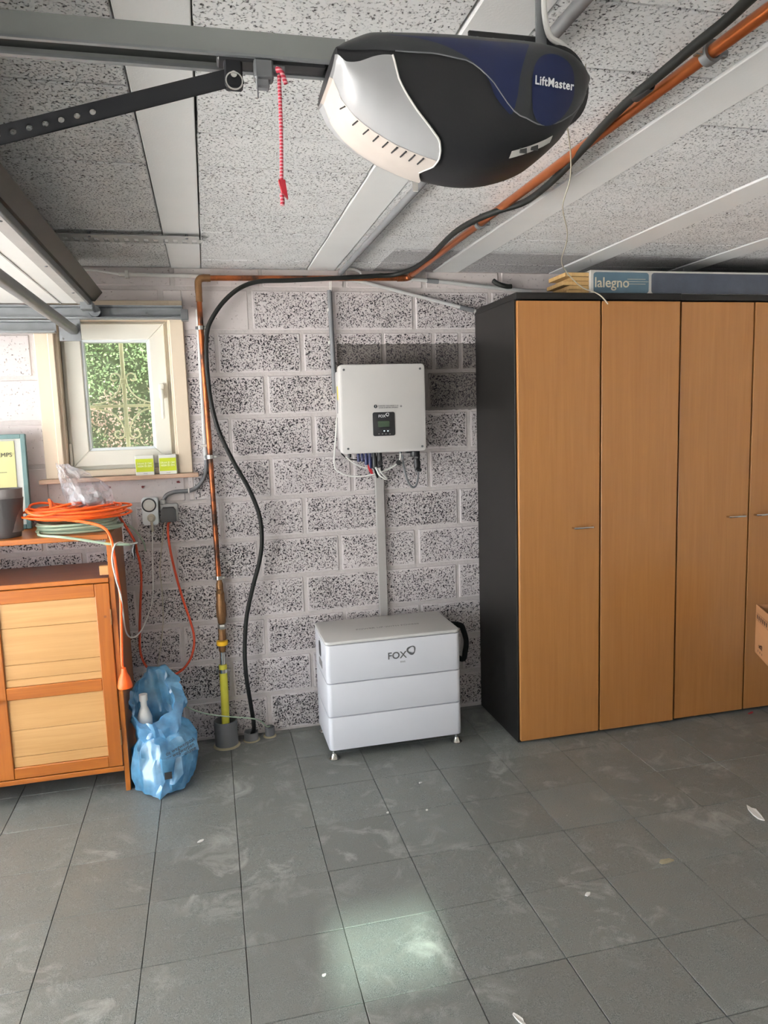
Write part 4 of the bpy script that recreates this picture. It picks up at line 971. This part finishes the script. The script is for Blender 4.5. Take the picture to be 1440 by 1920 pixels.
# opener
op = thing('garage_door_opener', (1.02, -2.375, 2.17), 'charcoal and navy garage door opener with frosted lamp lens under the ceiling', 'door opener')
OY = -2.375
XS = [.803, .815, .835, .86, .90, .95, 1.00, 1.05, 1.10, 1.15, 1.19, 1.215, 1.228]
ZT = [2.124, 2.138, 2.150, 2.161, 2.166, 2.169, 2.171, 2.171, 2.171, 2.168, 2.158, 2.140, 2.120]
ZB = [2.098, 2.066, 2.040, 2.020, 1.998, 1.980, 1.969, 1.965, 1.972, 1.990, 2.022, 2.060, 2.100]
HW = [.096, .099, .102, .105, .107, .111, .113, .114, .114, .112, .104, .092, .078]
def interp(T, x):
    if x <= XS[0]: return T[0]
    for i in range(len(XS)-1):
        if x <= XS[i+1]:
            t = (x-XS[i])/(XS[i+1]-XS[i])
            p0, p1, p2, p3 = T[max(i-1, 0)], T[i], T[i+1], T[min(i+2, len(T)-1)]
            return .5*((2*p1)+(p2-p0)*t+(2*p0-5*p1+4*p2-p3)*t*t+(3*p1-p0-3*p2+p3)*t**3)
    return T[-1]
def sect(x, v, off=0):
    """v in 0..1 from top centre down the near side to bottom centre"""
    zt, zb, w = interp(ZT, x)+off, interp(ZB, x)-off, interp(HW, x)+off
    e = 2.6
    a = PI*v
    s, c_ = math.sin(a), math.cos(a)
    yy = w*math.copysign(abs(s)**(2/e), s)
    zz = (zt+zb)/2+(zt-zb)/2*math.copysign(abs(c_)**(2/3.0), c_)
    return Vector((x, OY-yy, zz))
def lens_v(v, t, v0, v1):
    q = .25-.62*(1-t)**1.7
    e0 = math.acos(math.copysign(abs(q)**1.5, q))/PI
    return e0+(v-v0)/(v1-v0)*(v1-e0)
def loft(name, x0f, x1f, v0, v1, off, mat, parent, nx=48, nv=28, both=True, close=False, sag=0):
    bm = BM()
    for sgn in ((1, -1) if both else (1,)):
        g = []
        for i in range(nv+1):
            v = v0+(v1-v0)*i/nv; row = []
            for k in range(nx+1):
                x = x0f(v)+(x1f(v)-x0f(v))*k/nx; ve = v if not sag else lens_v(v, k/nx, v0, v1); p = sect(x, ve, off)
                if sgn < 0: p.y = 2*OY-p.y
                row.append(bm.verts.new(p))
            g.append(row)
        for i in range(nv):
            for k in range(nx):
                f = (g[i][k], g[i+1][k], g[i+1][k+1], g[i][k+1]); bm.faces.new(f if sgn > 0 else f[::-1])
        if close:
            for col in (0, nx):
                c = bm.verts.new((g[0][col].co.x, OY, sum(r[col].co.z for r in g)/len(g)))
                for i in range(nv): bm.faces.new((c, g[i][col], g[i+1][col]))
    bmesh.ops.remove_doubles(bm, verts=bm.verts, dist=1e-5)
    return obj(name, bm, mat, parent, True)
loft('housing', lambda v: XS[0], lambda v: XS[-1], 0, 1, 0, 'opener', op, 56, 40, True, True)
# frosted lens: wraps the lower left, right boundary follows an S curve
LB = [(.46, .885), (.50, .890), (.56, .905), (.62, .922), (.68, .943), (.74, .962), (.80, .968), (.86, .971), (.93, .968), (1.0, .955)]
def lens_x(v):
    for (a, b), (c, d) in zip(LB, LB[1:]):
        if v <= c: return b+(d-b)*(v-a)/(c-a)
    return LB[-1][1]
lens = loft('lamp_lens', lambda v: XS[0]-.004, lens_x, .46, 1, .003, 'lens', op, 36, 28, sag=.10)
tb('lens_edge', [sect(lens_x(.46+.54*k/30), .46+.54*k/30, .0032) for k in range(31)], .0016, 'white_pvc', lens, 6)
loft('lens_rim', lambda v: XS[0]-.0045, lambda v: .80+(lens_x(v)-.80)*1.0, .875, 1, .0038, 'lens_warm', lens, 30, 10)
for k in range(9):
    t = k/8; x = .822+.125*t**.9; v = .915
    p0, p1 = sect(x, v-.03, .0045), sect(x-.004, v+.03, .0045)
    tb('vent_slot', [p0, p1], .0013, 'black_pl', lens, 6)
# raised grey shoulder with blue swoosh
def sh_lo(x):   # v of the lower border of the shoulder
    pts = [(.803, .455), (.86, .445), (.90, .43), (.95, .42), (1.0, .435), (1.05, .50), (1.09, .58), (1.13, .64), (1.17, .66), (1.228, .66)]
    for (a, b), (c, d) in zip(pts, pts[1:]):
        if x <= c: 
            t = (x-a)/(c-a); t = t*t*(3-2*t)*.5+t*.5
            return b+(d-b)*t
    return pts[-1][1]
def patch(name, vlo, vhi, xa, xb, off, mat, parent, nx=40, nv=12):
    bm = BM(); g = []
    for k in range(nx+1):
        x = xa+(xb-xa)*k/nx; a, b = vlo(x), vhi(x)
        g.append([bm.verts.new(sect(x, a+(b-a)*i/nv, off)) for i in range(nv+1)])
    for A, B in zip(g, g[1:]):
        for i in range(nv): bm.faces.new((A[i], A[i+1], B[i+1], B[i]))
    return obj(name, bm, mat, parent, True)
tb('seam', [sect(.89+.33*k/30, sh_lo(.89+.33*k/30), .0018) for k in range(31)], .0011, 'grey_pvc', op, 6)
sh = patch('shoulder_panel', lambda x: .12, sh_lo, .8035, 1.2275, .0016, 'opener_trim', op, 60, 18)
patch('blue_swoosh', lambda x: .30-.01*math.sin((x-.87)*8), lambda x: .30+.01+.26*max(0, min(1, (x-.90)/.17))**1.6*(1 if x < 1.075 else max(0, 1-(x-1.075)/.035)), .885, 1.11, .0022, 'opener_blue', op, 50, 10)
bm = BM(); g = []
for q in range(1, 9):
    g.append([bm.verts.new(sect(1.145+.0385*q/8*math.cos(2*PI*k/40), .515+.135*q/8*math.sin(2*PI*k/40), .0042)) for k in range(40)])
for A, B in zip(g, g[1:]):
    for k in range(40): bm.faces.new((A[k], A[(k+1) % 40], B[(k+1) % 40], B[k]))
bm.faces.new(g[0])
bdg = obj('blue_badge', bm, 'opener_blue', op, True)
pc = sect(1.145, .500, .0062)
text('lettering', 'LiftMaster', .0185, 'white_print', bdg, (pc.x-.001, pc.y-.0008, pc.z+.001), rot=(PI/2-.02, math.radians(3), math.radians(3)), bold=.0003, sx=.82, gap=1.09)
bm = BM(); g = []
for k in range(7):
    g.append([bm.verts.new(sect(1.085+.07*k/6, .76+.05*i/3-.03*k/6, .002)) for i in range(4)])
for A, B in zip(g, g[1:]):
    for i in range(3): bm.faces.new((A[i], A[i+1], B[i+1], B[i]))
lb = obj('rating_label', bm, 'white_pvc', op)
for x in (1.105, 1.125):
    p = sect(x, .765, .0032); bx('label_print', (p.x-.006, p.y-.001, p.z-.004), (p.x+.006, p.y+.002, p.z+.004), 'ink', lb)
bm = BM(); prism(bm, [(1.185+.054*math.cos(2*PI*k/32), 2.105+.064*math.sin(2*PI*k/32)) for k in range(32)], 'Y', OY-.055, OY+.085); obj('end_cap', bm, 'black_pl', op)
hb = bx('hanging_bar', (1.045, OY-.006, 2.165), (1.21, OY+.0, 2.205), 'arm', op, .002)
hb2 = bx('hanging_strap', (1.165, OY-.010, 2.185), (1.185, OY-.006, H), 'galv', op, .001)
for k in range(5):
    lt('strap_hole', [(0, 0), (.005, 0), (.005, .002), (0, .002)], (1.06+.028*k, OY-.0075, 2.19), 'galv' if k < 4 else 'chrome', hb, 'Y', 10, False)
tb('power_lead', [(1.178, OY-.015, 2.30), (1.178, OY-.015, 2.24), (1.185, OY-.02, 2.20), (1.205, OY-.025, 2.185), (1.222, OY-.03, 2.165), (1.226, OY-.03, 2.14)], .005, 'white_cable', op, 8, 5)
# rail
ra = thing('opener_rail', (.0, OY, 2.14), 'grey steel opener rail with black toothed belt leading to the garage door', 'rail')
RX0, RX1 = XL+.02, .83
bm = BM(); Rn, Rf = -2.402, -2.350
prism(bm, [(Rn, 2.126), (Rn, 2.162), (Rf, 2.162), (Rf, 2.126), (Rf-.006, 2.126), (Rf-.006, 2.158), (Rn+.004, 2.158), (Rn+.004, 2.126)], 'X', RX0, RX1); obj('rail_channel', bm, 'rail', ra)
bx('rail_lip', (RX0, Rn-.003, 2.124), (RX1, Rn+.004, 2.128), 'galv', ra); bx('rail_lip', (RX0, Rf-.008, 2.122), (RX1, Rf+.002, 2.127), 'galv', ra)
bm = BM(); box(bm, (RX0, Rn+.0045, 2.133), (RX1, Rf-.0065, 2.140))
for k in range(110): box(bm, (.05+k*.0072, Rn+.007, 2.131), (.05+k*.0072+.0036, Rn+.018, 2.136))
obj('drive_belt', bm, 'black_cable', ra)
# trolley, arm and cord
ty = thing('opener_trolley', (.68, OY, 2.10), 'black and grey trolley hanging on the opener rail', 'trolley')
bx('yoke', (.640, Rn+.010, 2.084), (.668, Rn+.030, 2.132), 'arm', ty, .003)
tb('clevis_pin', [(.654, Rn+.004, 2.100), (.654, Rn+.034, 2.100)], .005, 'chrome', ty, 10)
bm = BM(); lathe(bm, [(.0115, -.001), (.0135, -.001), (.0135, .001), (.0115, .001), (.0115, -.001)], (.654, Rn+.004, 2.090), 'Y', 24, False); obj('split_ring', bm, 'chrome', ty, True)
bx('carriage', (.63, Rn+.008, 2.122), (.80, Rf-.010, 2.137), 'black_pl', ty, .003)
bx('release_lever', (.685, Rn-.002, 2.094), (.715, Rn+.02, 2.124), 'galv_dark', ty, .003)
bx('release_lever', (.688, Rn+.0, 2.082), (.708, Rn+.015, 2.096), 'grey_pvc', ty, .002)
bx('lever_pin', (.688, Rn-.002, 2.066), (.690, Rn+.002, 2.10), 'grey_pvc', ty)
bx('cord_link', (.712, Rn+.002, 2.104), (.735, Rn+.012, 2.118), 'galv_dark', ty, .002)
da = thing('punched_steel_link', (.4, -2.385, 2.0), 'black punched steel arm from trolley down to the garage door', 'door arm')
pa, pb = Vector((.655, -2.386, 2.101)), Vector((.13, -2.386, 1.941))
dirn = (pb-pa).normalized(); up_ = Vector((-dirn.z, 0, dirn.x)); 
if up_.z < 0: up_ = -up_
bm = BM(); hw = .0128
# strip with a row of round punched holes
L = (pb-pa).length; HP = .0236; holes = [.222+HP*k for k in range(13) if .222+HP*k < L-.03]
def strip_face(yoff, flip):
    rings_ = []
    edges = [-.012, holes[0]-HP/2]+[h+HP/2 for h in holes]+[L+.012]
    for i in range(len(edges)-1):
        a0, a1 = edges[i], edges[i+1]
        if i == 0 or i == len(edges)-2:
            q = [pa+dirn*a0+up_*hw, pa+dirn*a1+up_*hw, pa+dirn*a1-up_*hw, pa+dirn*a0-up_*hw]
            f = [bm.verts.new(v+Vector((0, yoff, 0))) for v in q]; bm.faces.new(f if not flip else f[::-1])
        else:
            h = holes[i-1]; c = pa+dirn*h; O = []; I = []
            ac_ = math.atan2(hw, HP/2); AN = sorted([k*PI/8 for k in range(16)]+[ac_, PI-ac_, PI+ac_, 2*PI-ac_]); n = len(AN)
            for a in AN:
                I.append(c+(dirn*math.cos(a)+up_*math.sin(a))*.0048)
                s = 1/max(abs(math.cos(a))/(HP/2), abs(math.sin(a))/hw); O.append(c+(dirn*math.cos(a)+up_*math.sin(a))*s)
            O = [bm.verts.new(v+Vector((0, yoff, 0))) for v in O]; I = [bm.verts.new(v+Vector((0, yoff, 0))) for v in I]
            for k in range(n):
                f = (O[k], O[(k+1) % n], I[(k+1) % n], I[k]); bm.faces.new(f if not flip else f[::-1])
strip_face(-.002, False); strip_face(.002, True)
obj('punched_strip', bm, 'arm', da)
bx('door_bracket', (.10, -2.40, 1.945), (.15, -2.372, 2.10), 'arm', da, .002)
rcd = thing('release_cord', (.725, -2.39, 1.91), 'red braided emergency release cord with red plastic tag', 'cord')
p1 = Vector((.7235, Rn+.004, 2.103)); p2 = at(528, 338, 1, Rn+.004)
tb('cord', [p1, (p1+p2)/2+Vector((.0012, 0, 0)), p2], .0030, 'rope', rcd, 8, 4)
for k in range(2): tb('knot', [(p1.x-.004, p1.y-.004, p1.z+.008-.004*k), (p1.x+.002, p1.y-.007, p1.z+.004), (p1.x+.006, p1.y-.003, p1.z-.002), (p1.x+.010, p1.y-.002, p1.z-.013)], .0034, 'rope', rcd, 8, 3)
p3 = at(532, 373, 1, Rn+.004)
bm = BM(); d_ = (p3-p2).normalized(); rr_ = Vector((1, 0, 0)); ww = .0052
vsq = [p2-rr_*ww, p2+rr_*ww, p3+rr_*ww*1.3, p3-rr_*ww*.5+Vector((0, 0, .009))]
A = [bm.verts.new(v+Vector((0, -.004, 0))) for v in vsq]; B = [bm.verts.new(v+Vector((0, .004, 0))) for v in vsq]
bm.faces.new(A[::-1]); bm.faces.new(B)
for i in range(4): bm.faces.new((A[i], A[(i+1) % 4], B[(i+1) % 4], B[i]))
bmesh.ops.recalc_face_normals(bm, faces=bm.faces); obj('tag', bm, 'red_pl', rcd)
tb('cord_end', [p3+Vector((-.003, 0, .008)), p3+Vector((-.002, 0, -.004)), p3+Vector((-.003, 0, -.010))], .0035, 'rope', rcd, 8)
# loose wire from the opener to the wardrobe
lw = thing('loose_wire', (1.9, -.6, 2.1), 'thin pale wire trailing from the opener over to the wardrobe top', 'wire')
_wp = catmull([at(1060, 212, 1, -2.36), at(1070, 290, 1, -2.15), at(1068, 340, 1, -1.85), at(1055, 388, 1, -1.55), at(1063, 430, 1, -1.25), at(1062, 455, 1, -1.0), at(1053, 490, 1, -.75), at(1066, 515, 1, -.62), at(1092, 539, 1, -.56), at(1115, 548, 1, -.545), at(1128, 556, 1, -.54), at(1140, 570, 1, -.54)], 6)
tb('strand', _wp, [.0014+.0018*i/len(_wp) for i in range(len(_wp))], 'cream_cable', lw, 6)
tb('curl', [at(1098, 120, 1, -2.36), at(1095, 180, 1, -2.36), at(1075, 215, 1, -2.37), at(1045, 240, 1, -2.38)], .0010, 'cream_cable', lw, 6, 5)
tb('curl', [at(1066, 215, 1, -2.36), at(1062, 240, 1, -2.36), at(1045, 257, 1, -2.37), at(1030, 254, 1, -2.38)], .0010, 'cream_cable', lw, 6, 5)

# ================================================================== CARDBOARD BOX AT RIGHT
cbx = thing('cardboard_box', (3.0, -.95, .47), 'open brown cardboard box with dark print at the right edge', 'box')
zr = Matrix.Rotation(-math.radians(25.7), 3, 'Z')
P0 = at(1418, 1133, 1, -.80); zt_ = P0.z; zb_ = at(1417, 1222, 1, -.80).z
ed = Vector((-.43, -.90, 0)).normalized(); er = Vector((.90, -.43, 0)).normalized()
Lb, Wb, th = .40, .30, .005
def panel(name, o0, d0, ln, z0, z1, nrm):
    bm = BM(); a = o0; b = o0+d0*ln
    q = [Vector((a.x, a.y, z0)), Vector((b.x, b.y, z0)), Vector((b.x, b.y, z1)), Vector((a.x, a.y, z1))]
    A = [bm.verts.new(v) for v in q]; B = [bm.verts.new(v+nrm*th) for v in q]
    bm.faces.new(A); bm.faces.new(B[::-1])
    for i in range(4): bm.faces.new((A[i], B[i], B[(i+1) % 4], A[(i+1) % 4]))
    bmesh.ops.recalc_face_normals(bm, faces=bm.faces); return obj(name, bm, 'cardboard', cbx)
p0 = Vector((P0.x, P0.y, 0))
lp = panel('side_wall', p0, ed, Lb, zb_, zt_, er)
panel('side_wall', p0+er*Wb, ed, Lb, zb_, zt_, -er); panel('end_wall', p0+er*th, er, Wb-2*th, zb_, zt_, ed); panel('end_wall', p0+ed*Lb+er*th, er, Wb-2*th, zb_, zt_, -ed)
bm = BM(); q = [p0, p0+ed*Lb, p0+ed*Lb+er*Wb, p0+er*Wb]; A = [bm.verts.new((v.x, v.y, zb_)) for v in q]; B = [bm.verts.new((v.x, v.y, zb_+th)) for v in q]
bm.faces.new(A); bm.faces.new(B[::-1])
for i in range(4): bm.faces.new((A[i], B[i], B[(i+1) % 4], A[(i+1) % 4]))
bmesh.ops.recalc_face_normals(bm, faces=bm.faces); obj('base', bm, 'cardboard', cbx)
def stamp(s0, s1, z0, z1):
    bm = BM(); a = p0+ed*s0-er*.0012; b = p0+ed*s1-er*.0012
    bm.faces.new([bm.verts.new(v) for v in ((a.x, a.y, z0), (b.x, b.y, z0), (b.x, b.y, z1), (a.x, a.y, z1))]); obj('print_mark', bm, 'cardink', lp)
hh = zt_-zb_
rz = math.atan2(ed.y, ed.x)
for k in range(6):
    stamp(.02+.028*k, .036+.028*k, zt_-.062, zt_-.042)
stamp(.015, .3, zt_-.068, zt_-.0665); stamp(.015, .3, zt_-.036, zt_-.0345)
text('lettering', 'sc02', .03, 'cardink', lp, (p0.x+ed.x*.09-er.x*.0014, p0.y+ed.y*.09-er.y*.0014, zb_+.05), rot=(PI/2, 0, rz))
for k in range(3): stamp(.05+.03*k, .058+.03*k, zb_+.018, zb_+.028)
cst = thing('step_stool', (3.15, -.95, 0), 'plain wooden stool under the open cardboard box', 'stool')
cc_ = p0+ed*.15+er*.24
bx('stool_top', (cc_.x-.11, cc_.y-.11, zb_-.03), (cc_.x+.11, cc_.y+.11, zb_-.0005), 'pine_h', cst, .004)
for sx in (-1, 1):
    for sy in (-1, 1): bx('leg', (cc_.x+sx*.085-.016, cc_.y+sy*.085-.016, 0), (cc_.x+sx*.085+.016, cc_.y+sy*.085+.016, zb_-.03), 'pine_v', cst, .003)

# ================================================================== LITTER ON THE FLOOR
def scrap(px, py, w, h, ang, lab, mat='scrap', n=9, seed=0, cat='paper scrap', nm='paper_scrap'):
    rs = random.Random(seed); c = at(px, py, 2, .001); bm = BM(); top = []; bot = []
    for k in range(n):
        a = 2*PI*k/n; r = rs.uniform(.65, 1.15); u, v = w*r*math.cos(a), h*r*math.sin(a)
        x = c.x+u*math.cos(ang)-v*math.sin(ang); y = c.y+u*math.sin(ang)+v*math.cos(ang)
        top.append(bm.verts.new((x, y, .0028+rs.uniform(0, .003)))); bot.append(bm.verts.new((x, y, .0002)))
    bm.faces.new(top); bm.faces.new(bot[::-1])
    for k in range(n): bm.faces.new((bot[k], bot[(k+1) % n], top[(k+1) % n], top[k]))
    return tag(obj(nm, bm, mat), lab, cat, 'litter on the floor')
scrap(1417, 1526, .062, .017, -1.84, 'torn strip of white paper on the floor at far right', seed=1)
scrap(974, 1912, .026, .007, -1.2, 'white paper sliver at the bottom centre of the floor', seed=2)
scrap(377, 1577, .014, .006, .3, 'white chip on the floor in front of the blue bag', seed=3)
scrap(1250, 1615, .03, .014, .2, 'yellowish smear of dried glue on the dark tiles', 'foam', seed=4, cat='glue spot', nm='glue_spot')
scrap(1408, 1337, .018, .006, .2, 'tiny red wrapper at the foot of the right wardrobe', 'red_pl', seed=5, cat='wrapper', nm='wrapper')
scrap(788, 1468, .009, .004, .2, 'white crumb on the floor right below the battery', seed=6)
scrap(800, 1519, .006, .005, .2, 'round white crumb on the floor two tiles before the battery', seed=7)
scrap(608, 1829, .007, .005, .2, 'white crumb on a dark tile low in the picture', seed=8)
scrap(727, 1524, .006, .005, .2, 'white crumb at a tile corner left of the round crumb', seed=9)
scrap(1102, 1677, .014, .006, .4, 'thin white flake on the tiles right of the light patch', seed=10)
